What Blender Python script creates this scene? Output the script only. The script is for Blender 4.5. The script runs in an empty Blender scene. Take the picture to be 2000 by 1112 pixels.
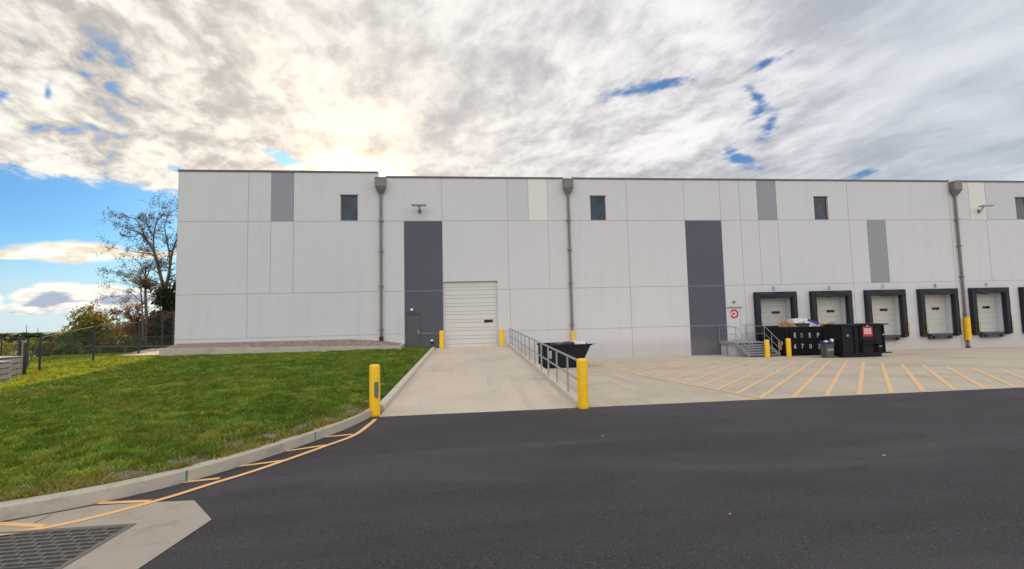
import bpy, bmesh, math, random
import numpy as np
from mathutils import Vector, Matrix
random.seed(7); rng = np.random.default_rng(11)
R = math.radians
S = bpy.context.scene
C = bpy.data.collections.new('scene'); S.collection.children.link(C)

# ------------------------------------------------------------------ camera
CAM = Vector((0, 0, 2.55)); FPX = 841.96          # focal length in pixels of a 2000 px wide picture
yaw, pitch, roll = 0.09806641, 0.06404803, -0.02309051
fw = Vector((math.sin(yaw)*math.cos(pitch), math.cos(yaw)*math.cos(pitch), math.sin(pitch)))
rt = Vector((math.cos(yaw), -math.sin(yaw), 0)); up = rt.cross(fw)
rt = rt*math.cos(roll) + up*math.sin(roll); up = rt.cross(fw)
cd = bpy.data.cameras.new('camera'); cam = bpy.data.objects.new('camera', cd); C.objects.link(cam)
cam.matrix_world = Matrix(((rt.x, up.x, -fw.x, CAM.x), (rt.y, up.y, -fw.y, CAM.y), (rt.z, up.z, -fw.z, CAM.z), (0, 0, 0, 1)))
cd.sensor_width = 36; cd.lens = 36*FPX/2000; cd.clip_end = 20000; cd.clip_start = 0.05
S.camera = cam
def at(px, py, Y):                                 # a point of the photograph at world depth Y
    d = fw + rt*((px-1000)/FPX) - up*((py-556)/FPX)
    return CAM + d*(Y/d.y)

# ------------------------------------------------------------------ light
SUN_AZ, SUN_EL = R(-15.8), R(18.4)                 # azimuth from +Y, towards -X
SUN = Vector((math.sin(SUN_AZ)*math.cos(SUN_EL), math.cos(SUN_AZ)*math.cos(SUN_EL), math.sin(SUN_EL)))
sl = bpy.data.lights.new('sun', 'SUN'); sl.energy = 5.0; sl.angle = R(0.5); sl.color = (1, .80, .50)
so = bpy.data.objects.new('sun', sl); C.objects.link(so); so.rotation_euler = SUN.to_track_quat('Z', 'Y').to_euler()
S.view_settings.view_transform = 'Standard'; S.view_settings.look = 'None'
S.view_settings.exposure = .17; S.view_settings.gamma = 1

class E:                                           # small expression builder over shader math nodes
    nt = None
    def __init__(s, k): s.k = k
    @staticmethod
    def op(o, *a, clamp=False):
        n = E.nt.nodes.new('ShaderNodeMath'); n.operation = o; n.use_clamp = clamp
        for i, v in enumerate(a):
            if isinstance(v, E): E.nt.links.new(v.k, n.inputs[i])
            else: n.inputs[i].default_value = v
        return E(n.outputs[0])
    def __add__(s, o): return E.op('ADD', s, o)
    __radd__ = __add__
    def __sub__(s, o): return E.op('SUBTRACT', s, o)
    def __rsub__(s, o): return E.op('SUBTRACT', o, s)
    def __mul__(s, o): return E.op('MULTIPLY', s, o)
    __rmul__ = __mul__
    def __truediv__(s, o): return E.op('DIVIDE', s, o)
    def __rtruediv__(s, o): return E.op('DIVIDE', o, s)
    def __neg__(s): return E.op('MULTIPLY', s, -1.0)
def emax(a, b): return E.op('MAXIMUM', a, b)
def emin(a, b): return E.op('MINIMUM', a, b)
def epow(a, b): return E.op('POWER', a, b)
def sstep(x, a, b):
    n = E.nt.nodes.new('ShaderNodeMapRange'); n.interpolation_type = 'SMOOTHSTEP'
    E.nt.links.new(x.k, n.inputs[0]); n.inputs[1].default_value = a; n.inputs[2].default_value = b
    return E(n.outputs[0])
def xyz(x, y, z):
    n = E.nt.nodes.new('ShaderNodeCombineXYZ')
    for i, v in enumerate((x, y, z)):
        if isinstance(v, E): E.nt.links.new(v.k, n.inputs[i])
        else: n.inputs[i].default_value = v
    return E(n.outputs[0])
def noise(vec, scale, detail=4, rough=.5, dist=0., lac=2.):
    n = E.nt.nodes.new('ShaderNodeTexNoise'); n.inputs['Scale'].default_value = scale; n.inputs['Detail'].default_value = detail
    n.inputs['Roughness'].default_value = rough; n.inputs['Distortion'].default_value = dist; n.inputs['Lacunarity'].default_value = lac
    if vec is not None: E.nt.links.new(vec.k, n.inputs['Vector'])
    return E(n.outputs['Fac'])
def mixc(f, a, b):
    n = E.nt.nodes.new('ShaderNodeMix'); n.data_type = 'RGBA'
    for i, v in ((0, f), (6, a), (7, b)):
        if isinstance(v, E): E.nt.links.new(v.k, n.inputs[i])
        else: n.inputs[i].default_value = v if i == 0 else (*v, 1)
    return E(n.outputs[2])
def cscale(c, f):                                  # colour * scalar
    n = E.nt.nodes.new('ShaderNodeVectorMath'); n.operation = 'SCALE'
    if isinstance(c, E): E.nt.links.new(c.k, n.inputs[0])
    else: n.inputs[0].default_value = c
    if isinstance(f, E): E.nt.links.new(f.k, n.inputs['Scale'])
    else: n.inputs['Scale'].default_value = f
    return E(n.outputs[0])
def cadd(a, b):
    n = E.nt.nodes.new('ShaderNodeVectorMath'); n.operation = 'ADD'
    for i, v in enumerate((a, b)): E.nt.links.new(v.k, n.inputs[i])
    return E(n.outputs[0])

W = bpy.data.worlds.new('World'); S.world = W; W.use_nodes = True
nt = W.node_tree; E.nt = nt
bg = nt.nodes['Background']; bg.inputs['Strength'].default_value = 0.1
sky = nt.nodes.new('ShaderNodeTexSky'); sky.sky_type = 'NISHITA'; sky.sun_disc = False
sky.sun_elevation = SUN_EL; sky.sun_rotation = SUN_AZ; sky.altitude = 200; sky.air_density = 1.0; sky.dust_density = .6; sky.ozone_density = 2.5
tc = nt.nodes.new('ShaderNodeTexCoord'); sp = nt.nodes.new('ShaderNodeSeparateXYZ'); nt.links.new(tc.outputs['Generated'], sp.inputs[0])
dx, dy, dz = (E(sp.outputs[i]) for i in range(3))
front = sstep(dy, .05, .25)
yy = emax(dy, .05); u = dx/yy; v = dz/yy           # gnomonic coordinates about the +Y axis
el = dz/emax(E.op('SQRT', dx*dx + dy*dy), .001)
den = emax(dz, 0.0) + .13
px, py = dx/den, dy/den
sun_dot = dx*SUN.x + dy*SUN.y + dz*SUN.z
ang = E.op('ARCCOSINE', emin(sun_dot, .99999))
# cloud deck: streaks that run roughly towards the sun, puffy on the left, smooth on the right
ca, sa = math.cos(SUN_AZ), math.sin(SUN_AZ)
qx = px*ca - py*sa; qy = px*sa + py*ca             # qx across, qy along the sun's azimuth
warp = noise(xyz(qx, qy, 3.1), 1.1, 3) - .5
big = noise(xyz(qx + warp*.8, qy*.55 + warp*.5, 0.), .9, 5, .55)
mid = noise(xyz(qx + warp*.5, qy*.5, 5.), 3.2, 6, .58)
cell = noise(xyz(qx + warp*.4 + qy*.25, qy*.75, 9.), 8.5, 5, .55, .3)
fine = noise(xyz(qx, qy*.6, 2.), 20., 5, .6)
left = sstep(-u, .12, .62)*front
right = sstep(u, .55, 1.35)*front
tex = big*.28 + mid*.36 + cell*.21 + fine*.15
texl = mid*.30 + cell*.50 + fine*.20
texr = big*.62 + mid*.34 + fine*.04
t = tex + (texl - tex)*left; t = t + (texr - t)*right
lum = sstep(t, .405, .585); lum = lum + (sstep(t, .36, .64) - lum)*right
def blob(u0, v0, a, b, slope, rag=.9):
    U = u - u0; V = v - v0; V2 = V - U*slope
    return 1 - sstep(E.op('SQRT', (U/a)*(U/a) + (V2/b)*(V2/b)) + (fine - .5)*rag*2.4 + (cell - .5)*rag*1.8, .15, 1.25)
holes = None
for h in [(.45, .548, .125, .018, .22), (.75, .50, .035, .020, .3), (.735, .535, .03, .022, -.5), (.78, .63, .06, .018, .5), (.685, .37, .055, .022, -.35), (.765, .455, .03, .03, .8),
          (1.01, .335, .05, .012, .3), (-.415, .358, .045, .017, -.5), (-1.0, .487, .024, .018, 0), (-.905, .50, .010, .026, .2), (-.62, .322, .05, .009, -.35)]:
    b = blob(*h)
    holes = b if holes is None else emax(holes, b)
crack = (1 - sstep(cell*.55 + fine*.2 + mid*.25, .36, .445))*sstep(-u, .60, .80)*front*(1 - sstep(v, .56, .70))
holes = emax(holes*front*.92, crack*.85)
edge = el + (mid - .5)*.05 + (cell - .5)*.05 + (fine - .5)*.03 + sstep(u, -.45, -.1)*front*.12 + sstep(-dy, .1, .5)*.13
deck = sstep(edge, .228, .252)
thin = sstep(t + (fine - .5)*.3*left, .23, .33)    # thin spots let some blue through
deck = deck*(1 - holes)*(.55 + .45*thin)
# the lens cloud and the low cumulus bank at the left
def puff(u0, v0, a, b, slope, rag, soft=.35, src=None):
    U = u - u0; V = v - v0 - U*slope
    r = E.op('SQRT', (U/a)*(U/a) + (V/b)*(V/b)) + (src if src is not None else (lown - .5))*rag
    return 1 - sstep(r, 1.0 - soft, 1.05)
lown = noise(xyz(u*1.0, v*3.2, 1.), 9., 5, .6)
lowm = noise(xyz(u, v*4.5, 7.), 16., 4, .6)
lens = emax(puff(-.845, .150, .135, .026, -.03, 1.1, .4), puff(-.94, .145, .10, .012, 0, 1.2))
lens = emax(lens, puff(-.70, .142, .10, .010, 0., 1.2))
cum = emax(puff(-.885, .054, .085, .036, 0, 1.7, .3), puff(-1.04, .050, .08, .026, 0, 1.7, .3)); cum = emax(cum, puff(-.745, .050, .085, .028, 0, 1.7, .3)); cum = emax(cum, puff(-.80, .068, .05, .012, 0, 1.2, .3))
cum = emax(cum, puff(-.84, .034, .30, .009, 0, 1.3)); cum = emax(cum, puff(-.60, .05, .12, .03, 0, 1.4)); cum = emax(cum, puff(-.93, .022, .04, .004, 0, .6))
core = emax(emax(puff(-.885, .050, .075, .024, 0, .6, .8), puff(-.735, .048, .075, .019, 0, .6, .8)), emax(puff(-1.03, .048, .06, .016, 0, .6, .8), puff(-.60, .048, .10, .022, 0, .6, .8)))
low = emax(lens, cum)*front
# colours of cloud (radiance on the same scale as the Nishita sky, the Background strength is 0.1)
prox = epow(emax(1 - ang/.95, 0.0), 1.7)
dark = mixc(right, (.445, .445, .485), (.34, .40, .475)); dark = mixc(left*.8, dark, (.44, .42, .375))
light = mixc(right, (.86, .84, .855), (.68, .71, .755)); light = mixc(left, light, (.92, .885, .81))
cc = mixc(lum, dark, light)
cc = mixc(emin(prox*.88, 1.0), cc, mixc(lum, (.62, .555, .51), (.95, .87, .73)))
glow = (E.op('EXPONENT', -((u + .285)*(u + .285))/.0060 - ((v - .332)*(v - .332))/.0010)*front*4.0 + E.op('EXPONENT', -(ang/.085))*.46)*(.35 + lum*.9)
back = sstep(-dy, -.15, .5)
cc = cscale(cc, 1 + back*1.0)
cc = cadd(cc, cscale((1., .70, .30), glow))
lc = mixc(sstep(core*.75 + (lowm - .5)*2.0 - (v - .055)*9., .08, .62), (.98, .93, .83), (.40, .46, .57))
lensc = mixc(sstep(lown*.7 + lowm*.3, .40, .60), (.80, .72, .58), (1.10, 1.04, .92))
lc = mixc(sstep(v, .095, .105), lc, lensc)
skyc = cscale(E(sky.outputs[0]), 1.0)
grade = nt.nodes.new('ShaderNodeVectorMath'); grade.operation = 'MULTIPLY'; nt.links.new(skyc.k, grade.inputs[0]); grade.inputs[1].default_value = (.36, .68, .96)
hz = 1 - sstep(el, 0., .16)
bluec = mixc(hz*.75, E(grade.outputs[0]), (6.3, 7.3, 8.1))
col = mixc(deck, bluec, cscale(cc, 10.)); col = mixc(low, col, cscale(lc, 10.))
below = sstep(-dz, .035, .08); col = mixc(below, col, (.9, 1.0, 1.0))
nt.links.new(col.k, bg.inputs['Color'])
W.cycles.sampling_method = 'MANUAL'; W.cycles.sample_map_resolution = 1024

# ------------------------------------------------------------------ materials
MATS = {}
def mat(name, base, rough=.8, var=.12, scale=4., bump=.0, bscale=60., metal=0., spec=None, dirt=None, extra=None):
    if name in MATS: return MATS[name]
    m = bpy.data.materials.new(name); m.use_nodes = True; E.nt = m.node_tree; nt = m.node_tree
    b = nt.nodes['Principled BSDF']; tcn = nt.nodes.new('ShaderNodeTexCoord'); P = E(tcn.outputs['Object'])
    n1 = noise(P, scale, 5, .6); n2 = noise(P, scale*7.3, 3, .6)
    f = (n1*.65 + n2*.35 - .5)*2.2
    dk = tuple(max(0, c*(1-var)) for c in base); lt = tuple(min(1, c*(1+var)) for c in base)
    c = mixc(E.op('ADD', f*.5, .5, clamp=True), dk, lt)
    if dirt:                                       # (colour, amount, scale, threshold)
        dn = noise(P, dirt[2], 6, .65)
        c = mixc(sstep(dn, dirt[3], dirt[3]+.18)*dirt[1], c, dirt[0])
    if extra: c = extra(c, P)
    nt.links.new(c.k, b.inputs['Base Color'])
    b.inputs['Roughness'].default_value = rough; b.inputs['Metallic'].default_value = metal
    if spec is not None: b.inputs['Specular IOR Level'].default_value = spec
    if bump:
        bn = nt.nodes.new('ShaderNodeBump'); bn.inputs['Strength'].default_value = bump; bn.inputs['Distance'].default_value = .02
        nt.links.new(noise(P, bscale, 4, .6).k, bn.inputs['Height']); nt.links.new(bn.outputs[0], b.inputs['Normal'])
    MATS[name] = m; return m
def streaks(amount, colr=(.30, .28, .25)):
    def f(c, P):
        s = E.nt.nodes.new('ShaderNodeSeparateXYZ'); E.nt.links.new(P.k, s.inputs[0])
        X, Z = E(s.outputs[0]), E(s.outputs[2])
        n = noise(xyz(X, 0., Z*.12), 1.6, 5, .62); n2 = noise(xyz(X, 1., Z*.9), .22, 3, .5)
        c = mixc(sstep(n, .48, .78)*amount, c, colr)
        c = mixc((n2 - .35)*amount*.9, c, colr)
        sp_ = (1 - sstep(Z + noise(P, 2.2, 4, .6)*.9, .2, 1.15)); return mixc(sp_*amount*2.2, c, (.33, .28, .23))
    return f
m_wall = mat('wall_paint', (.60, .592, .582), .75, .025, 1.2, .10, 42, extra=streaks(.15, (.38, .35, .31)))
m_wallcool = mat('wall_paint_cool', (.555, .545, .545), .75, .03, 1.2, .10, 42, extra=streaks(.07))
m_wallpale = mat('wall_paint_pale', (.70, .685, .62), .75, .03, 1.2, .10, 42, extra=streaks(.06))
m_wallmid = mat('wall_paint_grey', (.285, .285, .30), .75, .04, 1.2, .10, 42, extra=streaks(.08, (.2, .2, .2)))
m_walldark = mat('wall_paint_charcoal', (.080, .086, .104), .7, .07, 1.0, .10, 42, extra=streaks(.08, (.12, .12, .13)))
m_joint = mat('joint_sealant', (.56, .54, .52), .9, .1)
m_jamb = mat('jamb_paint', (.56, .57, .60), .6, .05)
m_coping = mat('coping_metal', (.13, .105, .095), .55, .1)
m_leader = mat('leader_metal', (.185, .165, .15), .45, .12, 3, dirt=((.12, .11, .10), .5, 2., .5))
m_blackp = mat('black_plastic', (.012, .012, .014), .6, .2)
m_door = mat('door_panel', (.62, .595, .54), .5, .03, 2)
m_dockdoor = mat('dock_door_panel', (.52, .50, .445), .5, .04, 2)  # door panel colour darkened to carry the shade inside the dock recess
m_doorgrey = mat('door_paint_charcoal', (.085, .082, .088), .5, .05)
m_glass = None
def glassy(name, colr, rough=.06):
    m = bpy.data.materials.new(name); m.use_nodes = True; b = m.node_tree.nodes['Principled BSDF']; E.nt = m.node_tree
    t = m.node_tree.nodes.new('ShaderNodeTexCoord'); n = noise(E(t.outputs['Object']), 1.6, 4, .6)
    m.node_tree.links.new(mixc(sstep(n, .4, .62), colr, tuple(c*.35 for c in colr)).k, b.inputs['Base Color'])
    b.inputs['Roughness'].default_value = rough; b.inputs['Specular IOR Level'].default_value = .55; return m
m_glass = glassy('window_glass', (.018, .040, .055)); m_vision = glassy('vision_glass', (.035, .028, .025), .15)
m_frame = mat('window_frame', (.16, .15, .155), .5, .08)
m_yellow = mat('yellow_paint', (.88, .52, .005), .42, .06, 5, dirt=((.30, .19, .04), .45, 6., .56), extra=lambda c, P: mixc(sstep(noise(P, 22., 5, .75), .62, .68)*.55, c, (.10, .085, .06)))
m_seal = mat('seal_vinyl', (.013, .012, .016), .7, .35, 3, .3, 9)
m_bumper = mat('dock_plate', (.065, .062, .072), .6, .2, 3)
m_guide = mat('guide_strip_yellow', (.50, .36, .03), .6, .15)
m_doorline = mat('door_joint', (.40, .38, .34), .8, .05)
m_galv = mat('galvanised_steel', (.36, .37, .40), .42, .12, 8, metal=.55)
m_galvgrey = mat('grey_painted_steel', (.30, .30, .33), .5, .1, 6)
m_black = mat('container_paint', (.008, .008, .012), .55, .3, 1.6, spec=.25, dirt=((.05, .035, .028), .30, 2.6, .60))
m_black2 = mat('compactor_paint', (.010, .0095, .012), .55, .25, 1.6, spec=.22, dirt=((.05, .042, .035), .30, 2.2, .58))
m_white = mat('white_lettering', (.72, .70, .68), .7, .08)
m_ltgrey = mat('faded_lettering', (.24, .24, .24), .7, .08)
m_red = mat('red_sign', (.42, .025, .03), .5, .08); m_pink = mat('sign_face', (.72, .50, .48), .6, .08)
m_num = mat('number_paint', (.10, .10, .10), .7, .1)
def conc_extra(amount):
    def f(c, P):
        s_ = E.nt.nodes.new('ShaderNodeSeparateXYZ'); E.nt.links.new(P.k, s_.inputs[0]); X, Y = E(s_.outputs[0]), E(s_.outputs[1])
        c = mixc(sstep(noise(xyz(X*1.4, Y*.10, 2.), 1.6, 5, .7), .50, .72)*amount*.8, c, (.22, .19, .16)); c = mixc(sstep(noise(P, 9., 4, .8), .60, .72)*.35, c, (.25, .20, .15))
        n = noise(P, .35, 6, .6, .4); c = mixc(sstep(n, .42, .72)*amount, c, (.24, .20, .155))
        n3 = noise(P, 1.3, 6, .7, .2); return mixc(sstep(n3, .56, .74)*amount*.8, c, (.52, .48, .42))
    return f
m_kerbpale = mat('pale_kerb_concrete', (.55, .485, .385), .85, .08, 3., .15, 90, dirt=((.30, .26, .21), .4, 2.5, .55))
m_ramp = mat('ramp_concrete', (.57, .49, .385), .85, .07, 2.5, .12, 120, extra=conc_extra(.28))
m_court = mat('court_concrete', (.51, .435, .33), .85, .09, 2.0, .12, 120, extra=conc_extra(.36))
m_kerb = mat('kerb_concrete', (.46, .41, .32), .85, .10, 3., .2, 90, dirt=((.20, .175, .14), .5, 2.2, .52))
m_pad = mat('apron_concrete', (.38, .335, .265), .88, .10, 3., .2, 130, dirt=((.24, .20, .15), .45, 2.5, .52))
def asph_extra(c, P):
    s = E.nt.nodes.new('ShaderNodeSeparateXYZ'); E.nt.links.new(P.k, s.inputs[0]); X, Y = E(s.outputs[0]), E(s.outputs[1])
    big = noise(xyz(X*.22, Y*.75, 0.), 1.0, 8, .72, .5)
    c = mixc(sstep(big, .40, .60)*.75, c, (.017, .016, .018))
    c = mixc(sstep(noise(xyz(X*.2 + Y*.1, Y*.9, 4.), .7, 5, .6, .4), .48, .66)*.6, c, (.068, .061, .067))
    agg = noise(P, 48., 4, .9); c = mixc(sstep(agg, .52, .64)*.52, c, (.21, .19, .20))
    return mixc(sstep(noise(P, 33., 4, .9), .52, .62)*.55, c, (.012, .010, .014))
m_asph = mat('asphalt', (.038, .034, .0385), .80, .2, 30., 1., 45, extra=asph_extra)
def wear(c, P): return mixc(sstep(noise(P, 14., 5, .75), .56, .70)*.5, c, (.40, .33, .26))
m_line = mat('worn_line_paint', (.72, .49, .25), .7, .08, 6, extra=wear)
m_lineasph = mat('line_paint_asphalt', (.82, .46, .19), .7, .06, 6, extra=lambda c, P: mixc(sstep(noise(P, 55., 4, .8), .60, .70)*.55, c, (.22, .17, .14)))
m_green = mat('green_spray', (.03, .22, .10), .8, .2)
def gravel_extra(c, P):
    n = E.nt.nodes.new('ShaderNodeTexVoronoi'); n.inputs['Scale'].default_value = 14; E.nt.links.new(P.k, n.inputs['Vector'])
    h = E.nt.nodes.new('ShaderNodeHueSaturation'); h.inputs['Saturation'].default_value = .25; E.nt.links.new(n.outputs['Color'], h.inputs['Color'])
    return mixc(.45, c, mixc(E(h.outputs[0]), (.10, .07, .06), (.45, .34, .28)))
m_gravel = mat('gravel', (.27, .20, .17), .95, .35, 18, 1.0, 30, extra=gravel_extra)
m_ground = mat('far_ground', (.10, .11, .045), .95, .3, .05)
m_hill = mat('wooded_hill', (.055, .072, .060), .95, .35, .03)
m_grate = mat('cast_iron', (.155, .148, .12), .55, .25, 12, metal=.3, dirt=((.16, .11, .07), .4, 5., .55))
m_pit = mat('dark_pit', (.01, .01, .008), .9, .2)
m_fence = mat('black_fence_steel', (.022, .022, .025), .5, .2)
m_wood = mat('weathered_timber', (.36, .31, .27), .85, .3, 3, .3, 40)
m_bark = mat('bark', (.12, .10, .09), .95, .3, 4, .5, 14)
m_card = mat('cardboard', (.42, .26, .14), .85, .12, 5)
m_tarp = mat('white_plastic', (.74, .74, .76), .5, .05); m_blue = mat('blue_plastic', (.03, .05, .22), .5, .1); m_dkgrey = mat('grey_plastic', (.05, .055, .06), .6, .1)
m_binm = mat('bin_plastic', (.065, .078, .07), .45, .12, 3)
m_roof = mat('roof_membrane', (.5, .5, .48), .9, .05)
m_sticker = mat('worn_patch', (.13, .155, .11), .6, .3, 20)

def foliage(name, cols, trans=.35, sc=.6, tcol=None, dry=False):
    m = bpy.data.materials.new(name); m.use_nodes = True; nt = m.node_tree; E.nt = nt
    for n in list(nt.nodes): nt.nodes.remove(n)
    out = nt.nodes.new('ShaderNodeOutputMaterial'); g = nt.nodes.new('ShaderNodeNewGeometry'); tcn = nt.nodes.new('ShaderNodeTexCoord')
    rnd = E(g.outputs['Random Per Island']); n1 = noise(E(tcn.outputs['Object']), sc, 3, .6)
    c = mixc(sstep(rnd*.55 + n1*.9 - .25, .15, .85), cols[0], cols[1])
    if len(cols) > 2: c = mixc(sstep(n1 + (rnd-.5)*.25, .52, .60), c, cols[2])
    if dry:
        att = nt.nodes.new('ShaderNodeAttribute'); att.attribute_name = 'dry'; c = cscale(c, .45 + 1.1*sstep(noise(E(tcn.outputs['Object']), 2.6, 4, .7), .35, .65))
        c = mixc(sstep(E(att.outputs['Fac']) + (rnd-.5)*.8, .30, .75), c, (.34, .25, .09)); c = mixc(sstep(rnd, .955, .965)*.8, c, (.50, .44, .26))
    d = nt.nodes.new('ShaderNodeBsdfDiffuse'); tr = nt.nodes.new('ShaderNodeBsdfTranslucent'); mx = nt.nodes.new('ShaderNodeMixShader')
    nt.links.new(c.k, d.inputs[0]); nt.links.new((mixc(.75, cscale(c, 1.25), tcol) if tcol else cscale(c, 1.25)).k, tr.inputs[0]); mx.inputs[0].default_value = trans
    nt.links.new(d.outputs[0], mx.inputs[1]); nt.links.new(tr.outputs[0], mx.inputs[2]); nt.links.new(mx.outputs[0], out.inputs[0])
    return m

# ------------------------------------------------------------------ mesh helpers
class MB:
    def __init__(s): s.v = []; s.f = []; s.m = []; s.mats = []
    def mi(s, m):
        if m not in s.mats: s.mats.append(m)
        return s.mats.index(m)
    def face(s, pts, m):
        i = len(s.v); s.v += [tuple(p) for p in pts]; s.f.append(tuple(range(i, i+len(pts)))); s.m.append(s.mi(m)); return s
    def poly(s, vs, fs, m):
        i = len(s.v); s.v += [tuple(p) for p in vs]; k = s.mi(m)
        for f in fs: s.f.append(tuple(j+i for j in f)); s.m.append(k)
        return s
    def box(s, x0, x1, y0, y1, z0, z1, m, M=None):
        vs = [Vector(p) for p in ((x0,y0,z0),(x1,y0,z0),(x1,y1,z0),(x0,y1,z0),(x0,y0,z1),(x1,y0,z1),(x1,y1,z1),(x0,y1,z1))]
        if M is not None: vs = [M @ p for p in vs]
        return s.poly(vs, [(0,3,2,1),(4,5,6,7),(0,1,5,4),(1,2,6,5),(2,3,7,6),(3,0,4,7)], m)
    def bar(s, a, b, w, h, m, upv=(0,0,1)):                       # rectangular bar from a to b
        a, b = Vector(a), Vector(b); d = (b-a).normalized(); sx = d.cross(Vector(upv))
        if sx.length < 1e-4: sx = d.cross(Vector((1,0,0)))
        sx.normalize(); uz = sx.cross(d); vs = []
        for p in (a, b):
            for i, j in ((-1,-1),(1,-1),(1,1),(-1,1)): vs.append(p + sx*(i*w/2) + uz*(j*h/2))
        return s.poly(vs, [(0,1,2,3),(7,6,5,4),(0,4,5,1),(1,5,6,2),(2,6,7,3),(3,7,4,0)], m)
    def tube(s, pts, r, m, n=8, caps=True):
        pts = [Vector(p) for p in pts]; rs = r if isinstance(r, (list, tuple)) else [r]*len(pts); vs = []; fs = []
        d0 = (pts[1]-pts[0]).normalized(); a = d0.orthogonal().normalized()
        for k, p in enumerate(pts):
            d = (pts[min(k+1, len(pts)-1)] - pts[max(k-1, 0)]).normalized()
            a = (a - d*a.dot(d)).normalized(); b = d.cross(a)
            for j in range(n):
                t = 2*math.pi*j/n; vs.append(p + (a*math.cos(t) + b*math.sin(t))*rs[k])
        for k in range(len(pts)-1):
            for j in range(n):
                j2 = (j+1) % n; fs.append((k*n+j, k*n+j2, (k+1)*n+j2, (k+1)*n+j))
        if caps: fs.append(tuple(range(n))[::-1]); fs.append(tuple(range((len(pts)-1)*n, len(pts)*n)))
        return s.poly(vs, fs, m)
    def lathe(s, prof, cx, cy, m, n=24):                          # prof: (radius, z) up the axis
        vs = []; fs = []
        for r, z in prof:
            for j in range(n):
                t = 2*math.pi*j/n; vs.append((cx + r*math.cos(t), cy + r*math.sin(t), z))
        for k in range(len(prof)-1):
            for j in range(n):
                j2 = (j+1) % n; fs.append((k*n+j, k*n+j2, (k+1)*n+j2, (k+1)*n+j))
        fs.append(tuple(range(n))[::-1]); fs.append(tuple(range((len(prof)-1)*n, len(prof)*n)))
        return s.poly(vs, fs, m)
    def build(s, name, parent=None, loc=None, smooth=False, bevel=0, label=None):
        me = bpy.data.meshes.new(name); loc = Vector(loc) if loc is not None else None
        vs = s.v if loc is None else [tuple(Vector(p)-loc) for p in s.v]
        me.from_pydata(vs, [], s.f)
        for m in s.mats: me.materials.append(m)
        me.polygons.foreach_set('material_index', s.m)
        if smooth: me.polygons.foreach_set('use_smooth', [True]*len(s.f))
        me.validate(); me.update()
        if bevel or smooth == 'auto':
            bm = bmesh.new(); bm.from_mesh(me); bmesh.ops.remove_doubles(bm, verts=bm.verts, dist=1e-5)
            if bevel: bmesh.ops.bevel(bm, geom=[e for e in bm.edges if len(e.link_faces) == 2 and e.calc_face_angle(0) > .4], offset=bevel, segments=2, affect='EDGES', clamp_overlap=True)
            bm.to_mesh(me); bm.free()
        o = bpy.data.objects.new(name, me); C.objects.link(o)
        if loc is not None: o.location = loc
        if parent is not None: o.parent = parent
        if label: o['label'] = label
        return o
def thing(name, loc, label, cat, group=None):
    o = bpy.data.objects.new(name, None); C.objects.link(o); o.location = loc; o.empty_display_size = .3
    o['label'] = label; o['category'] = cat
    if group: o['group'] = group
    return o
def tag(o, label, cat, group=None, kind=None):
    if label: o['label'] = label
    if cat: o['category'] = cat
    if group: o['group'] = group
    if kind: o['kind'] = kind
    return o
def struct(o, kind='structure'): o['kind'] = kind; return o
# parts of a thing whose Empty is off the origin are built with world coordinates minus its place
def part(mb, name, t, **k):
    L = Vector(t.location); mb.v = [tuple(Vector(p)-L) for p in mb.v]; return mb.build(name, parent=t, **k)
def text_mesh(txt, size, m, M, ext=.004, name='lettering', parent=None, font_scale=(1, 1), label=None):
    cu = bpy.data.curves.new(name, 'FONT'); cu.body = txt; cu.size = size; cu.extrude = ext; cu.align_x = 'CENTER'; cu.resolution_u = 3; cu.offset = .006 if name == 'dock_number' else 0
    o = bpy.data.objects.new(name, cu); C.objects.link(o)
    bpy.context.view_layer.update()
    me = bpy.data.meshes.new_from_object(o.evaluated_get(bpy.context.evaluated_depsgraph_get())); bpy.data.objects.remove(o)
    me.transform(Matrix.Diagonal((font_scale[0], font_scale[1], 1, 1))); me.transform(M); me.materials.clear(); me.materials.append(m)
    r = bpy.data.objects.new(name, me); C.objects.link(r)
    if parent is not None: r.parent = parent; me.transform(Matrix.Translation(-Vector(parent.location)))
    if label: r['label'] = label
    return r
def wallM(x, y, z): return Matrix.Translation((x, y, z)) @ Matrix.Rotation(R(90), 4, 'X')
def minus(r, holes):                               # rectangle minus rectangles
    out = [r]
    for h in holes:
        nx = []
        for a in out:
            x0, x1, z0, z1 = a; hx0, hx1, hz0, hz1 = max(x0, h[0]), min(x1, h[1]), max(z0, h[2]), min(z1, h[3])
            if hx0 >= hx1 or hz0 >= hz1: nx.append(a); continue
            if hz0 > z0: nx.append((x0, x1, z0, hz0))
            if hz1 < z1: nx.append((x0, x1, hz1, z1))
            if hx0 > x0: nx.append((x0, hx0, hz0, hz1))
            if hx1 < x1: nx.append((hx1, x1, hz0, hz1))
        out = nx
    return out

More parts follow.
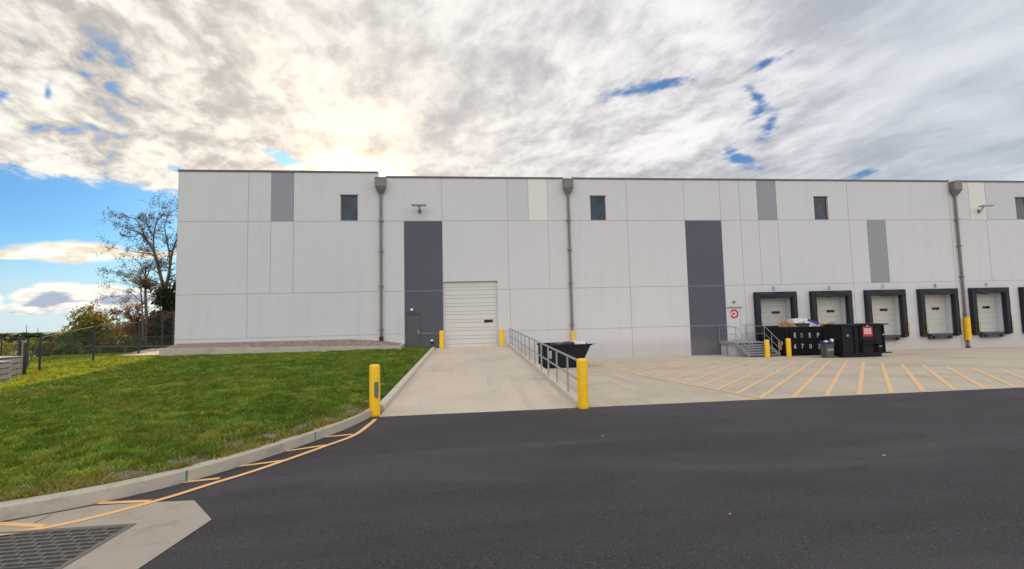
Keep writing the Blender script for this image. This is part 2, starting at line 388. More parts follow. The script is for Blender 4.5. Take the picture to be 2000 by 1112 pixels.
# ------------------------------------------------------------------ ground heights
def z_asph(Y): return .2 - .02*max(Y, -6)
def z_ramp(Y): return .22 - .0144*(30-Y)
def z_court(X, Y): return -.03 - (Y-11.45)/18.55*(.82+.006*(X-11.6))
KERB = [(-2.50, 11.95), (-2.60, 11.3), (-2.78, 10.5), (-3.05, 9.75), (-3.38, 9.0), (-3.78, 8.2), (-4.18, 7.55), (-4.62, 7.03), (-5.15, 6.60), (-5.75, 6.27), (-6.5, 6.0), (-7.6, 5.8), (-9.5, 5.6), (-14, 5.4), (-30, 5.1), (-60, 5.0)]
def catmull(P, n=6):
    out = []
    for i in range(len(P)-1):
        p0, p1, p2, p3 = P[max(i-1, 0)], P[i], P[i+1], P[min(i+2, len(P)-1)]
        for k in range(n):
            t = k/n; out.append(tuple(.5*((2*b)+(-a+c)*t+(2*a-5*b+4*c-d)*t*t+(-a+3*b-3*c+d)*t**3) for a, b, c, d in zip(p0, p1, p2, p3)))
    out.append(P[-1]); return out
KP = catmull(KERB)
def offset(P, d):
    out = []
    for i, p in enumerate(P):
        a, b = P[max(i-1, 0)], P[min(i+1, len(P)-1)]; tx, ty = b[0]-a[0], b[1]-a[1]; l = math.hypot(tx, ty)
        out.append((p[0] + ty/l*d*-1, p[1] + tx/l*d))
    return out
KX = np.array([p[0] for p in KP])[::-1]; KY = np.array([p[1] for p in KP])[::-1]
def kerbY(X): return np.interp(X, KX, KY)
def lawn_z(X, Y):
    X = np.asarray(X, float); Y = np.asarray(Y, float)
    yk = kerbY(np.minimum(X, -2.5)); t = np.clip((Y-yk)/np.maximum(28.5-yk, 1), 0, 1)
    z0 = .2 - .02*yk + .185
    z = z0 + (.34-z0)*np.clip(t*1.6, 0, 1)
    z += .05*np.sin(X*.55+1.2)*np.sin(Y*.37)*np.clip((Y-yk-.6)/4, 0, 1)*np.clip((-2.6-X)/2.5, 0, 1)*np.clip((29-Y)/3, 0, 1)
    near = np.clip((-2.6-X)/1.6, 0, 1); ramp = .22-.0144*(30-Y)+.125
    z = np.where(Y > 12, ramp+(z-ramp)*near, z)
    fall = np.maximum(np.maximum(Y-32.5, 0)*1.0, 0) + np.maximum(-27.-X, 0)*.55
    return z - np.minimum(.22*fall + .004*fall**2, 12.)

# ------------------------------------------------------------------ ground sheets
b = MB(); gy = [(-1500, -12), (140, -12), (600, -26), (1500, -42), (4000, -86), (9000, -172)]
b.poly([p for y_, z_ in gy for p in ((-9000, y_, z_), (9000, y_, z_))], [(2*i, 2*i+1, 2*i+3, 2*i+2) for i in range(5)], m_ground); struct(b.build('ground'))
b = MB(); n = 60                                     # asphalt yard
def asph_sheet(x0, x1, y0, y1): b.face([(x0,y0,z_asph(y0)), (x1,y0,z_asph(y0)), (x1,y1,z_asph(y1)), (x0,y1,z_asph(y1))], m_asph)
asph_sheet(-60, 120, -6, 11.45); b.face([(-60,-120,.32),(120,-120,.32),(120,-6,.32),(-60,-6,.32)], m_asph)
asph_sheet(-2.9, -2.36, 11.45, 12.0)
struct(b.build('road'))
b = MB()                                           # ramp
for y0, y1 in ((11.45, 16.0), (16.0, 20.6), (20.6, 25.2), (25.2, 30.2)):
    b.face([(-2.36,y0+.006,z_ramp(y0)+.012), (2.78,y0+.006,z_ramp(y0)+.012), (2.78,y1-.006,z_ramp(y1)+.012), (-2.36,y1-.006,z_ramp(y1)+.012)], m_ramp)
b.face([(-2.36,11.4,z_ramp(11.4)), (2.78,11.4,z_ramp(11.4)), (2.78,30.2,z_ramp(30.2)), (-2.36,30.2,z_ramp(30.2))], m_joint)
b.face([(-2.36,11.4,-.3), (2.78,11.4,-.3), (2.78,11.45,z_ramp(11.4)+.012), (-2.36,11.45,z_ramp(11.4)+.012)], m_ramp)
struct(b.build('ramp'))
b = MB()                                           # court, in slabs with saw-cut joints
xs = [2.9, 7.35, 11.8, 16.25, 20.7, 25.15, 29.6, 34.05, 38.5, 43., 50., 60., 80., 120.]; ys = [11.45, 16.1, 20.75, 25.4, 30.1]
for i in range(len(xs)-1):
    for j in range(len(ys)-1):
        x0, x1, y0, y1 = xs[i]+.006, xs[i+1]-.006, ys[j]+(.006 if j else 0), ys[j+1]-.006
        b.face([(x0,y0,z_court(x0,y0)), (x1,y0,z_court(x1,y0)), (x1,y1,z_court(x1,y1)), (x0,y1,z_court(x0,y1))], m_court)
b.face([(2.85,11.46,z_court(3,11.46)-.012), (120,11.46,z_court(120,11.46)-.012), (120,30.1,z_court(120,30.1)-.012), (2.85,30.1,z_court(3,30.1)-.012)], m_joint)
struct(b.build('pavement'))
# lawn surface
def grass_mat():
    m = bpy.data.materials.new('turf'); m.use_nodes = True; nt = m.node_tree; E.nt = nt; bs = nt.nodes['Principled BSDF']
    tcn = nt.nodes.new('ShaderNodeTexCoord'); P = E(tcn.outputs['Object'])
    att = nt.nodes.new('ShaderNodeAttribute'); att.attribute_name = 'bare'; bare = E(att.outputs['Fac'])
    n1 = noise(P, .5, 5, .6); n2 = noise(P, 9., 4, .7); n3 = noise(P, 45., 3, .8)
    c = mixc(sstep(n1, .35, .65), (.045, .10, .022), (.10, .15, .032)); c = mixc(sstep(n2, .5, .75)*.6, c, (.15, .15, .035)); c = mixc(sstep(n3, .5, .7)*.6, c, (.018, .035, .006))
    soil = mixc(sstep(noise(P, 28., 3, .8), .45, .6), (.13, .085, .055), (.36, .31, .28))
    c = mixc(sstep(bare + (n2-.5)*.9, .42, .70), c, soil)
    nt.links.new(c.k, bs.inputs['Base Color']); bs.inputs['Roughness'].default_value = .95; bs.inputs['Specular IOR Level'].default_value = .1
    bn = nt.nodes.new('ShaderNodeBump'); bn.inputs['Strength'].default_value = .8; bn.inputs['Distance'].default_value = .04
    nt.links.new((n2*.5 + n3*.5).k, bn.inputs['Height']); nt.links.new(bn.outputs[0], bs.inputs['Normal']); return m
m_turf = grass_mat()
BARE = [(-2.95, 11.3, .35, .7), (-3.3, 10.4, .35, .35), (-4.25, 8.6, .5, .35), (-4.0, 9.0, .35, .3), (-4.55, 7.75, .55, .28), (-5.2, 7.15, .5, .25), (-3.6, 9.6, .2, .5), (-5.6, 8.7, .2, .12), (-3.0, 12.6, .25, .5), (-3.9, 10.3, .2, .15), (-6.3, 6.75, .5, .15), (-7.5, 11.4, .2, .1), (-3.1, 15.5, .2, .4)]
def bare_at(X, Y):
    r = np.zeros_like(np.asarray(X, float))
    for x, y, a, c in BARE: r = np.maximum(r, np.exp(-(((X-x)/a)**2 + ((Y-y)/c)**2)*.9))
    d = Y - (kerbY(np.minimum(X, -2.5)) + .16); r = np.maximum(r, .50*np.exp(-np.maximum(d, 0)/.22)*(X > -9))
    n_ = np.sin(X*7.3+np.sin(Y*5.1)*2.2)*np.sin(Y*8.7+np.sin(X*6.3)*1.9); n2_ = np.sin(X*17.1+Y*6)*np.sin(Y*19.3-X*4)
    return r*(.78+.34*n_+.2*n2_)
gx = np.concatenate([np.linspace(-2.45, -14, 72), np.linspace(-14.3, -40, 60), np.linspace(-42, -140, 22)]); gt = np.concatenate([np.linspace(0, .25, 60), np.linspace(.26, .45, 20), np.linspace(.47, 1, 22)])
GX = np.repeat(gx[:, None], len(gt), 1); Y0 = kerbY(gx) + .17; Y0[gx > -2.75] = 12.0
GY = Y0[:, None] + (110-Y0[:, None])*gt[None, :]**1.15; GZ = lawn_z(GX, GY) + rng.normal(0, .006, GX.shape)
nx_, ny_ = GX.shape; idx = np.arange(nx_*ny_).reshape(nx_, ny_)
b = MB(); b.poly(list(zip(GX.ravel(), GY.ravel(), GZ.ravel())), [tuple(int(q) for q in (idx[i,j], idx[i,j+1], idx[i+1,j+1], idx[i+1,j])) for i in range(nx_-1) for j in range(ny_-1)], m_turf)
lawn = struct(b.build('lawn', smooth=True)); at_ = lawn.data.attributes.new('bare', 'FLOAT', 'POINT'); at_.data.foreach_set('value', bare_at(GX.ravel(), GY.ravel()))

# grass blades: each a bent narrow leaf, thinner on the ground with distance
def blades():
    N = 620000
    X = -2.62 - rng.random(N)**1.25*26; Y = 5.4 + rng.random(N)**1.35*26.5
    M_ = 2600; tx_ = -2.7 - rng.random(M_)**1.2*15; ty_ = 5.6 + rng.random(M_)**1.4*18; k_ = 55; tall = np.concatenate([np.zeros(N), np.ones(M_*k_)]); N += M_*k_
    X = np.concatenate([X, (tx_[:, None] + rng.normal(0, .07, (M_, k_))).ravel()]); Y = np.concatenate([Y, (ty_[:, None] + rng.normal(0, .07, (M_, k_))).ravel()])
    d = np.hypot(X, Y); keep = (Y > kerbY(X)+.15) & (rng.random(N) < np.clip((13/d)**1.1, .35, 1)) & (Y < 32.5)
    keep &= ~((Y > 28.2) & (X > -19.2) & (X < -4.3)) & ~((Y > 29.8) & (X > -19.2)) & ~((Y > 29.) & (X > -22)); keep &= ~((X > -2.66))
    keep &= rng.random(N) > np.clip(bare_at(X, Y)*1.5 - .12, 0, .93)
    X, Y = X[keep], Y[keep]; tall = tall[keep]; n = len(X); Z = lawn_z(X, Y) - .01; d = np.hypot(X, Y)
    clump = np.sin(X*3.1+np.sin(Y*2.3)*2)*np.sin(Y*2.7+np.sin(X*1.9)*2)
    clump = clump*.7 + .6*np.sin(X*7.9+np.sin(Y*6.3)*2)*np.sin(Y*8.3+np.sin(X*5.9)*2); tuft = np.clip(np.sin(X*1.7+Y*.9+np.sin(Y*1.3)*3)*np.sin(Y*2.1-X*.7), .55, 1)*.12
    h = (.034 + .02*rng.random(n) + .017*clump + tuft*.25 + .022*tall)*np.clip(.75+d/26, 1, 1.7); w = .0045*np.clip(d/6.5, 1, 4.2)
    a = rng.random(n)*2*np.pi; lean = rng.random(n)*.8*h; b_ = rng.random(n)*2*np.pi
    ca_, sa_ = np.cos(a)*w, np.sin(a)*w
    V = np.empty((n, 4, 3)); V[:, 0] = np.stack([X-ca_, Y-sa_, Z], 1); V[:, 1] = np.stack([X+ca_, Y+sa_, Z], 1)
    mx, my = X+np.cos(b_)*lean*.35, Y+np.sin(b_)*lean*.35
    V[:, 2] = np.stack([mx+ca_*.8, my+sa_*.8, Z+h*.6], 1); V[:, 3] = np.stack([X+np.cos(b_)*lean, Y+np.sin(b_)*lean, Z+h], 1)
    me = bpy.data.meshes.new('grass'); me.vertices.add(n*4); me.vertices.foreach_set('co', V.ravel())
    F = np.array([0, 1, 2, 0, 2, 3]); L = (np.arange(n)[:, None]*4 + F[None, :]).ravel()
    me.loops.add(len(L)); me.loops.foreach_set('vertex_index', L.astype(np.int32)); me.polygons.add(n*2)
    me.polygons.foreach_set('loop_start', np.arange(0, n*6, 3, dtype=np.int32)); me.polygons.foreach_set('loop_total', np.full(n*2, 3, dtype=np.int32)); me.update(); me.validate()
    dk = np.clip(Y-kerbY(np.minimum(X, -2.5))-.15, 0, 9); dr = np.exp(-dk/(.6+.9*np.clip((X+6)/2.5, 0, 1)))*np.clip((X+9)/4, .2, 1)*(.75+.5*np.sin(X*2.9+np.sin(Y*2.1)*2)*np.sin(Y*3.3+X)) + .38*np.clip(np.sin(X*.9+np.sin(Y*.7)*2.2)*np.sin(Y*.8+1.3*np.sin(X*.6)), 0, 1)
    at__ = me.attributes.new('dry', 'FLOAT', 'POINT'); at__.data.foreach_set('value', np.repeat(np.clip(dr, 0, 1), 4))
    me.materials.append(foliage('grass_blade', [(.026, .115, .022), (.13, .30, .045), (.25, .32, .06)], .38, .9, (.48, .45, .020), True))
    o = bpy.data.objects.new('grass', me); C.objects.link(o); tag(o, 'short green lawn grass between the curved kerb and the gravel bed', 'grass', kind='stuff')
blades()

# kerbs
def kerb_strip(P, w, h, zf, mb, m):
    Q = offset(P, -w); vs = []; r = .025
    prof = lambda p, q, z: [(p[0], p[1], z-.3), (p[0], p[1], z+h-r), (p[0]+(q[0]-p[0])*r/w, p[1]+(q[1]-p[1])*r/w, z+h), (q[0], q[1], z+h), (q[0], q[1], z-.3)]
    rows = [prof(p, q, zf(p)) for p, q in zip(P, Q)]
    for row in rows: vs += row
    fs = [(i*5+k, i*5+k+1, (i+1)*5+k+1, (i+1)*5+k) for i in range(len(P)-1) for k in range(4)]
    fs += [(0, 1, 2, 3, 4), tuple((len(P)-1)*5+k for k in (4, 3, 2, 1, 0))]
    mb.poly(vs, fs, m)
b = MB(); kerb_strip(KP, .16, .195, lambda p: z_asph(p[1]), b, m_kerb)
for i, k in ((39, 1), (21, 1)):                    # green paint ticks, wrapped over the kerb face and top
    p, q = KP[i], KP[i+1]; L_ = math.hypot(q[0]-p[0], q[1]-p[1]); tx, ty = (q[0]-p[0])/L_*.014, (q[1]-p[1])/L_*.014; nx, ny = ty/.014*.003, -tx/.014*.003
    s_ = 1; z = z_asph(p[1]); nn = offset([p, q], .003)[0]
    b.face([(nn[0]-tx, nn[1]-ty, z+.01), (nn[0]+tx, nn[1]+ty, z+.01), (nn[0]+tx, nn[1]+ty, z+.175), (nn[0]-tx, nn[1]-ty, z+.175)], m_green)
struct(b.build('kerb'))
b = MB(); P = [(-2.36, 29.2), (-2.36, 24), (-2.36, 18), (-2.36, 14), (-2.37, 12.2)]
kerb_strip(P, .20, .15, lambda p: z_ramp(p[1]), b, m_kerbpale); struct(b.build('kerb'))
b = MB(); P = [(2.76, 11.50), (2.74, 16), (2.70, 20), (2.62, 25), (2.54, 29.95)]; 
rows = [[(x_, y_, z_ramp(y_)-.2), (x_, y_, z_ramp(y_)+.035), (x_+.05, y_, z_ramp(y_)+.035), (x_+.055, y_, z_ramp(y_)+.14), (x_+.07, y_, z_ramp(y_)+.15), (x_+.322, y_, z_ramp(y_)+.15)] for x_, y_ in P]
b.poly([p for r_ in rows for p in r_], [(i*6+k, i*6+k+1, (i+1)*6+k+1, (i+1)*6+k) for i in range(len(P)-1) for k in range(5)], m_kerbpale)
x_, y_ = P[0]; b.face([(x_,y_,-.3), (x_,y_,z_ramp(y_)+.035), (x_+.05,y_,z_ramp(y_)+.035), (x_+.055,y_,z_ramp(y_)+.14), (x_+.07,y_,z_ramp(y_)+.15), (x_+.322,y_,z_ramp(y_)+.15), (x_+.322,y_,-.3)], m_kerbpale)
for i in range(len(P)-1):
    (x0, y0), (x1, y1) = P[i], P[i+1]; b.face([(x0+.322,y0,z_ramp(y0)+.149), (x0+.322,y0,-1.2), (x1+.322,y1,-1.2), (x1+.322,y1,z_ramp(y1)+.149)], m_kerbpale)
struct(b.build('kerb'))

# painted lines
def ribbon(mb, P, w, zf, m, dz=.004):
    Q = [P[0]]
    for p, q in zip(P[:-1], P[1:]):
        k_ = max(1, int(math.hypot(q[0]-p[0], q[1]-p[1])/.35))
        Q += [(p[0]+(q[0]-p[0])*(i+1)/k_, p[1]+(q[1]-p[1])*(i+1)/k_) for i in range(k_)]
    P = Q; A, B = offset(P, w/2), offset(P, -w/2); vs = [(p[0], p[1], zf(p)+dz) for p in A] + [(p[0], p[1], zf(p)+dz) for p in B]; n = len(P)
    mb.poly(vs, [(i, n+i, n+i+1, i+1) for i in range(n-1)], m)
za = lambda p: z_asph(p[1])
b = MB(); LINE = catmull([(-2.38, 11.15), (-2.40, 10.6), (-2.50, 9.65), (-2.85, 8.92), (-3.22, 8.22), (-3.60, 7.56), (-3.93, 7.12), (-4.2, 6.72), (-4.48, 6.40), (-4.80, 6.10), (-5.15, 5.89), (-5.55, 5.78), (-6.5, 5.55)], 5)
ribbon(b, LINE, .10, za, m_lineasph, .010)
for a, c in (((-2.55, 9.73), (-3.10, 9.63)), ((-2.86, 8.98), (-3.50, 8.70)), ((-3.25, 8.12), (-3.97, 7.91)), ((-3.95, 7.35), (-4.55, 7.24)), ((-4.42, 6.56), (-5.1, 6.60)), ((-5.2, 5.95), (-5.9, 6.12))):
    ribbon(b, [a, c], .085, za, m_lineasph, .0085)
struct(b.build('road_marking'))
b = MB(); zc = lambda p: z_court(*p)
ribbon(b, catmull([(7.05, 27.6), (7.15, 24.9), (7.30, 20.2), (7.50, 17.0), (7.75, 14.8), (7.98, 12.8), (8.12, 11.5)], 3), .12, zc, m_line, .0095)
c0 = -19.6
while c0 < 13:                                     # the 45 degree hatch: X = Y + c
    y0 = 11.5; xl = 7.15 if c0 < -9 else (7.4 if c0 < -7 else 7.8)
    if y0 + c0 < 8.1:
        for _ in range(8): y0 = (xl - c0); xl = np.interp(y0, [11.5, 12.8, 14.8, 17, 20.2, 24.9, 27.6], [8.12, 7.98, 7.75, 7.5, 7.3, 7.15, 7.05])
    y1 = min(21.4 - c0 - .1, 27.5)
    while y1 > y0:
        x1 = y1 + c0; lim = 23.1 + max(0, 18.5-x1)*.55
        if x1 <= 20.4 + .12*(22.5-y1) and y1 <= lim and not (x1 > 17.6 and y1 > 25.5): break
        y1 -= .05
    if y1 > y0 + .3: ribbon(b, [(y0+c0, y0), (y1+c0, y1)], .13, zc, m_line, .007)
    c0 += 1.02 if c0 > -9 else 1.22
ribbon(b, [(20.6, 24.75), (22.6, 24.75)], .12, zc, m_line, .008)
for x in (29.9, 34.35, 38.8): ribbon(b, [(x, 20.5), (x+.02, 21.0)], .1, zc, m_line, .008)
struct(b.build('road_marking'))

# catch basin: concrete apron, grate
b = MB()
pad = [(-3.21, 5.82), (-3.81, 6.49), (-4.5, 6.52), (-5.10, 6.52), (-5.80, 6.16), (-6.6, 5.93), (-7.8, 5.7), (-7.8, 3.4), (-3.55, 3.4), (-3.30, 4.77)]
GX0, GX1, GY0, GY1 = -5.62, -4.08, 4.05, 5.84
ring = [(GX1, GY1), (GX0, GY1), (GX0, GY0), (GX1, GY0)]
def zz(p, d=.005): return (p[0], p[1], z_asph(p[1])+d)
for poly in ([pad[0], pad[1], pad[2], ring[0]], [pad[2], pad[3], pad[4], ring[1], ring[0]], [pad[4], pad[5], pad[6], (-7.8, GY0), ring[2], ring[1]], [(-7.8, GY0), pad[7], pad[8], ring[3], ring[2]], [pad[8], pad[9], pad[0], ring[0], ring[3]]):
    b.face([zz(p) for p in poly][::-1], m_pad)
ribbon(b, [(-4.05, 5.85), (-3.42, 6.05)], .008, za, m_joint, .0075); ribbon(b, [(-4.10, 5.2), (-3.30, 5.35)], .006, za, m_joint, .0075)
ribbon(b, [(-5.42, 6.30), (-5.40, 5.98)], .012, za, m_pit, .0075)
struct(b.build('concrete_apron'))
t = thing('drain_grate', ((GX0+GX1)/2, (GY0+GY1)/2, z_asph(5)), 'rusty cast iron storm drain grate set in the concrete apron by the kerb', 'drain grate')
b = MB(); zt = .012
def gbar(x0, x1, y0, y1, top=.012, dep=.05, m=m_grate):
    za0, za1 = z_asph(y0), z_asph(y1)
    b.poly([(x0,y0,za0+top-dep),(x1,y0,za0+top-dep),(x1,y1,za1+top-dep),(x0,y1,za1+top-dep),(x0,y0,za0+top),(x1,y0,za0+top),(x1,y1,za1+top),(x0,y1,za1+top)], [(0,3,2,1),(4,5,6,7),(0,1,5,4),(1,2,6,5),(2,3,7,6),(3,0,4,7)], m)
for a in ((GX0, GX1, GY1-.055, GY1), (GX0, GX1, GY0, GY0+.055), (GX0, GX0+.055, GY0+.055, GY1-.055), (GX1-.055, GX1, GY0+.055, GY1-.055)): gbar(*a)
part(b, 'frame', t)
for g0, g1 in ((GY0+.06, GY0+.87), (GY0+.92, GY1-.06)):
    b = MB(); y = g0; k = 0; n = round((g1-g0)/.086); p_ = (g1-g0)/n
    for k in range(n+1):
        yy_ = g0 + k*p_; gbar(GX0+.06, GX1-.06, max(yy_-.012, g0-.002), min(yy_+.012, g1+.002), .008, .03)
        if k < n:
            x = GX0 + .06 + (.09 if k % 2 else .0)
            while x < GX1-.07: gbar(x, x+.022, yy_+.0125, yy_+p_-.0125, .008, .03); x += .20
    part(b, 'grate', t)
b = MB(); b.box(GX0, GX1, GY0, GY1, -1.0, -.9, m_pit)
for a in ((GX0-.01, GX0, GY0, GY1), (GX1, GX1+.01, GY0, GY1), (GX0, GX1, GY0-.01, GY0), (GX0, GX1, GY1, GY1+.01)): b.box(*a, -.9, -.02, m_pit)
struct(b.build('drain_pit'))

# ------------------------------------------------------------------ the warehouse
Yw = 30.0
wh = thing('warehouse', (-19.05, 30, 0), 'long pale grey tilt-up concrete warehouse with charcoal stripes and loading docks', 'warehouse')
XL, XR = -19.05, 82.
DW = [20.85 + 4.45*i for i in range(9)]
DW = [x if x < 47 else x + .0 for x in DW]
WIN = [-8.68 + 17.44*i for i in range(6)]
holes = [(-1.8, 1.93, .1, 4.75), (-4.40, -3.35, .3, 2.60), (18.83, 19.82, .15, 2.52)] + [(x, x+1.14, 9.03, 10.80) for x in WIN] + [(x+.42, x+2.86, .15, 3.18) for x in DW]
def band(z0, z1, xs, colours, dflt=m_wall):
    r = []
    for a, c in zip(xs[:-1], xs[1:]): r.append((a, c, z0, z1, colours.get(round(a, 2), dflt)))
    return r
cells = []
TOP = 12.03
tx = [XL, -14.65, -13.20, -11.74, -5.93, -1.85, 2.74, 4.24, 5.64, 11.48, 15.84, 18.66, 20.2, 21.62, 23.15, 29.0, 37.7, 39.5, 40.98, 46.45, 50.8, 53.6, 55.2, 56.6, 58.1, 63.9, 72.6, XR]
cells += [c for c in band(9.0, 9999, tx, {-13.20: m_wallmid, 2.74: m_wallcool, 4.24: m_wallpale, 21.62: m_wallmid, 39.5: m_wallpale, 40.98: m_wallcool, 56.6: m_wallmid})]
mx_ = [XL, -14.65, -13.20, -11.74, -5.93, -4.45, -1.83, 2.74, 5.64, 11.48, 15.85, 18.67, 20.2, 21.62, 23.15, 29.0, 30.5, 32.05, 37.7, 40.9, 46.45, 50.8, 53.6, 63.9, 72.6, XR]
cells += band(4.15, 9.0, mx_, {-4.45: m_walldark, 15.85: m_walldark, 30.5: m_wallmid, 50.8: m_walldark})
lx = [XL, -14.62, -5.93, -4.45, -1.83, 2.80, 11.5, 15.85, 18.68, 20.22, 29.0, 37.7, 46.45, 50.8, 53.6, 63.9, 72.6, XR]
dk = {-4.45: m_walldark, 15.85: m_walldark, 50.8: m_walldark}
cells += band(1.25, 4.15, lx, dk) + band(-1.6, 1.25, [x for x in lx if x not in (-14.62,)], dk)
b = MB(); g = .017
notch = [(-6.19, -5.66), (6.82, 7.38), (37.82, 38.36), (69.0, 69.5)]
for x0, x1, z0, z1, m in cells:
    if z1 == 9999:
        segs = []; cuts = sorted([x0, x1] + [q for n_ in notch for q in n_ if x0 < q < x1])
        for a, c in zip(cuts[:-1], cuts[1:]):
            mid_ = (a+c)/2; zt = 12.36 if mid_ < -6.19 else TOP
            if any(n_[0] < mid_ < n_[1] for n_ in notch): zt = 11.93
            segs.append((a + (g if a == x0 else 0), c - (g if c == x1 else 0), z0+g, zt))
    else: segs = [(x0+g, x1-g, z0+g, z1-g)]
    for sgm in segs:
        for r in minus(sgm, holes):
            a, c, p, q = r
            b.face([(a,Yw,p),(c,Yw,p),(c,Yw,q),(a,Yw,q)], m)
            e = .02                                # groove sides
            b.poly([(a,Yw,p),(c,Yw,p),(c,Yw,q),(a,Yw,q),(a,Yw+e,p),(c,Yw+e,p),(c,Yw+e,q),(a,Yw+e,q)], [(0,4,5,1),(1,5,6,2),(2,6,7,3),(3,7,4,0)], m)
for a, c, p, q in minus((XL, XR, -1.6, 11.93), holes): b.face([(a,Yw+.026,p),(c,Yw+.026,p),(c,Yw+.026,q),(a,Yw+.026,q)], m_joint)
for a, c, zt in [(XL, notch[0][0], 12.36), (notch[0][1], notch[1][0], TOP), (notch[1][1], notch[2][0], TOP), (notch[2][1], notch[3][0], TOP), (notch[3][1], XR, TOP)]:
    b.face([(a,Yw+.024,11.9),(c,Yw+.024,11.9),(c,Yw+.024,zt),(a,Yw+.024,zt)], m_wall); b.face([(a,Yw+.3,11.2),(c,Yw+.3,11.2),(c,Yw+.3,zt),(a,Yw+.3,zt)][::-1], m_wall)
    b.face([(a,Yw+.024,11.9),(a,Yw+.3,11.9),(a,Yw+.3,zt),(a,Yw+.024,zt)], m_wall); b.face([(c,Yw+.024,11.9),(c,Yw+.3,11.9),(c,Yw+.3,zt),(c,Yw+.024,zt)], m_wall)
for n_ in notch: b.face([(n_[0],Yw,11.93),(n_[1],Yw,11.93),(n_[1],Yw+.3,11.93),(n_[0],Yw+.3,11.93)], m_wall)
for h in holes:                                     # reveals
    a, c, p, q = h; d = .5 if (c-a) > 2 and q < 4 else .25; m = m_jamb if d == .5 else m_wall
    if h[0] == -4.40: m = m_walldark; d = .07
    if h[0] == 18.83: d = .07
    b.poly([(a,Yw,p),(c,Yw,p),(c,Yw,q),(a,Yw,q),(a,Yw+d,p),(c,Yw+d,p),(c,Yw+d,q),(a,Yw+d,q)], [(0,4,5,1),(1,5,6,2),(2,6,7,3),(3,7,4,0)], m)
b.face([(XL,Yw,-1.6),(XL,95,-1.6),(XL,95,12.36),(XL,Yw,12.36)][::-1], m_wall)
b.face([(XR,Yw,-1.6),(XR,95,-1.6),(XR,95,TOP),(XR,Yw,TOP)], m_wall); b.face([(XL,95,-1.6),(XR,95,-1.6),(XR,95,TOP),(XL,95,TOP)][::-1], m_wall)
part(b, 'wall', wh)
b = MB(); b.face([(XL+.02,Yw+.29,11.4),(XR-.02,Yw+.29,11.4),(XR-.02,94.9,11.4),(XL+.02,94.9,11.4)], m_roof); part(b, 'roof', wh)
def coping(x0, x1, z, left=False):
    b = MB(); b.box(x0, x1, Yw-.035, Yw+.34, z, z+.12, m_coping); b.box(x0, x1, Yw-.05, Yw-.0352, z+.02, z+.122, m_coping)
    part(b, 'coping', wh)
coping(XL-.03, notch[0][0], 12.36); coping(notch[0][1], notch[1][0], TOP); coping(notch[1][1], notch[2][0], TOP); coping(notch[2][1], notch[3][0], TOP); coping(notch[3][1], XR, TOP)
L0 = wh.location.copy()
def sub(mb, name, parent, **k):                     # sub-part: parts of the warehouse sit at its origin
    mb.v = [tuple(Vector(p)-L0) for p in mb.v]; return mb.build(name, parent=parent, **k)
for x in WIN:                                       # windows
    b = MB(); z0, z1, y = 9.03, 10.80, Yw+.10; w = .055
    for a in ((x, x+1.14, z0, z0+w), (x, x+1.14, z1-w, z1), (x, x+w, z0+w, z1-w), (x+1.14-w, x+1.14, z0+w, z1-w)): b.box(a[0], a[1], y, y+.08, a[2], a[3], m_frame)
    f = part(b, 'window', wh); b = MB(); b.box(x+w, x+1.14-w, y+.03, y+.045, z0+w, z1-w, m_glass); sub(b, 'pane', f)
    b = MB(); b.box(x-.04, x+1.18, Yw-.03, Yw+.02, z1-.005, z1+.05, m_frame); sub(b, 'head_flashing', f)
# roll-up drive-in door
b = MB(); x0, x1, z0, z1 = -1.74, 1.87, .22, 4.72; n = 8; hgt = (z1-z0)/n
for i in range(n):
    a = z0+i*hgt
    b.box(x0, x1, Yw+.15, Yw+.19, a+.014, a+hgt*.36, m_door); b.box(x0, x1, Yw+.158, Yw+.19, a+hgt*.36, a+hgt*.42, m_doorline); b.box(x0, x1, Yw+.15, Yw+.19, a+hgt*.42, a+hgt-.014, m_door)
b.box(x0, x1, Yw+.17, Yw+.195, z0, z1, m_doorline); b.box(x0, x1, Yw+.145, Yw+.19, z0-.03, z0, m_blackp)
rd = part(b, 'drive_in_door', wh)
b = MB(); b.box(.95, 1.58, Yw+.135, Yw+.149, 1.86, 2.08, m_vision); sub(b, 'vision_window', rd)
b = MB(); b.box(.92, 1.61, Yw+.14, Yw+.1485, 1.83, 2.11, m_tarp); sub(b, 'window_rim', rd)
b = MB(); b.box(-1.8, x0, Yw+.10, Yw+.2, z0, z1, m_jamb); sub(b, 'jamb', rd)
b = MB(); b.box(x1, 1.93, Yw+.10, Yw+.2, z0, z1, m_jamb); sub(b, 'jamb', rd)
# charcoal man door
b = MB(); x0, x1, z0, z1 = -4.34, -3.41, .31, 2.53; b.box(x0, x1, Yw+.03, Yw+.07, z0, z1, m_doorgrey); dd = part(b, 'personnel_door', wh, label='charcoal steel door at the foot of the dark stripe')
b = MB(); b.box(-4.40, x0, Yw-.012, Yw+.06, z0, 2.60, m_doorgrey); b.box(x1, -3.35, Yw-.012, Yw+.06, z0, 2.60, m_doorgrey); b.box(x0, x1, Yw-.012, Yw+.06, z1, 2.60, m_doorgrey); b.box(-4.44, -3.31, Yw-.05, Yw-.013, 2.60, 2.64, m_doorgrey); sub(b, 'frame', dd)
b = MB(); b.box(-3.56, -3.48, Yw-.0, Yw+.029, 1.20, 1.50, m_galv); b.tube([(-3.52,Yw-.005,1.32),(-3.52,Yw-.05,1.32),(-3.63,Yw-.05,1.32)], .012, m_galv, 6); sub(b, 'handle', dd)
b = MB(); b.box(-4.40, -2.40, 28.9, Yw, .10, .285, m_kerb); part(b, 'doorstep', wh)
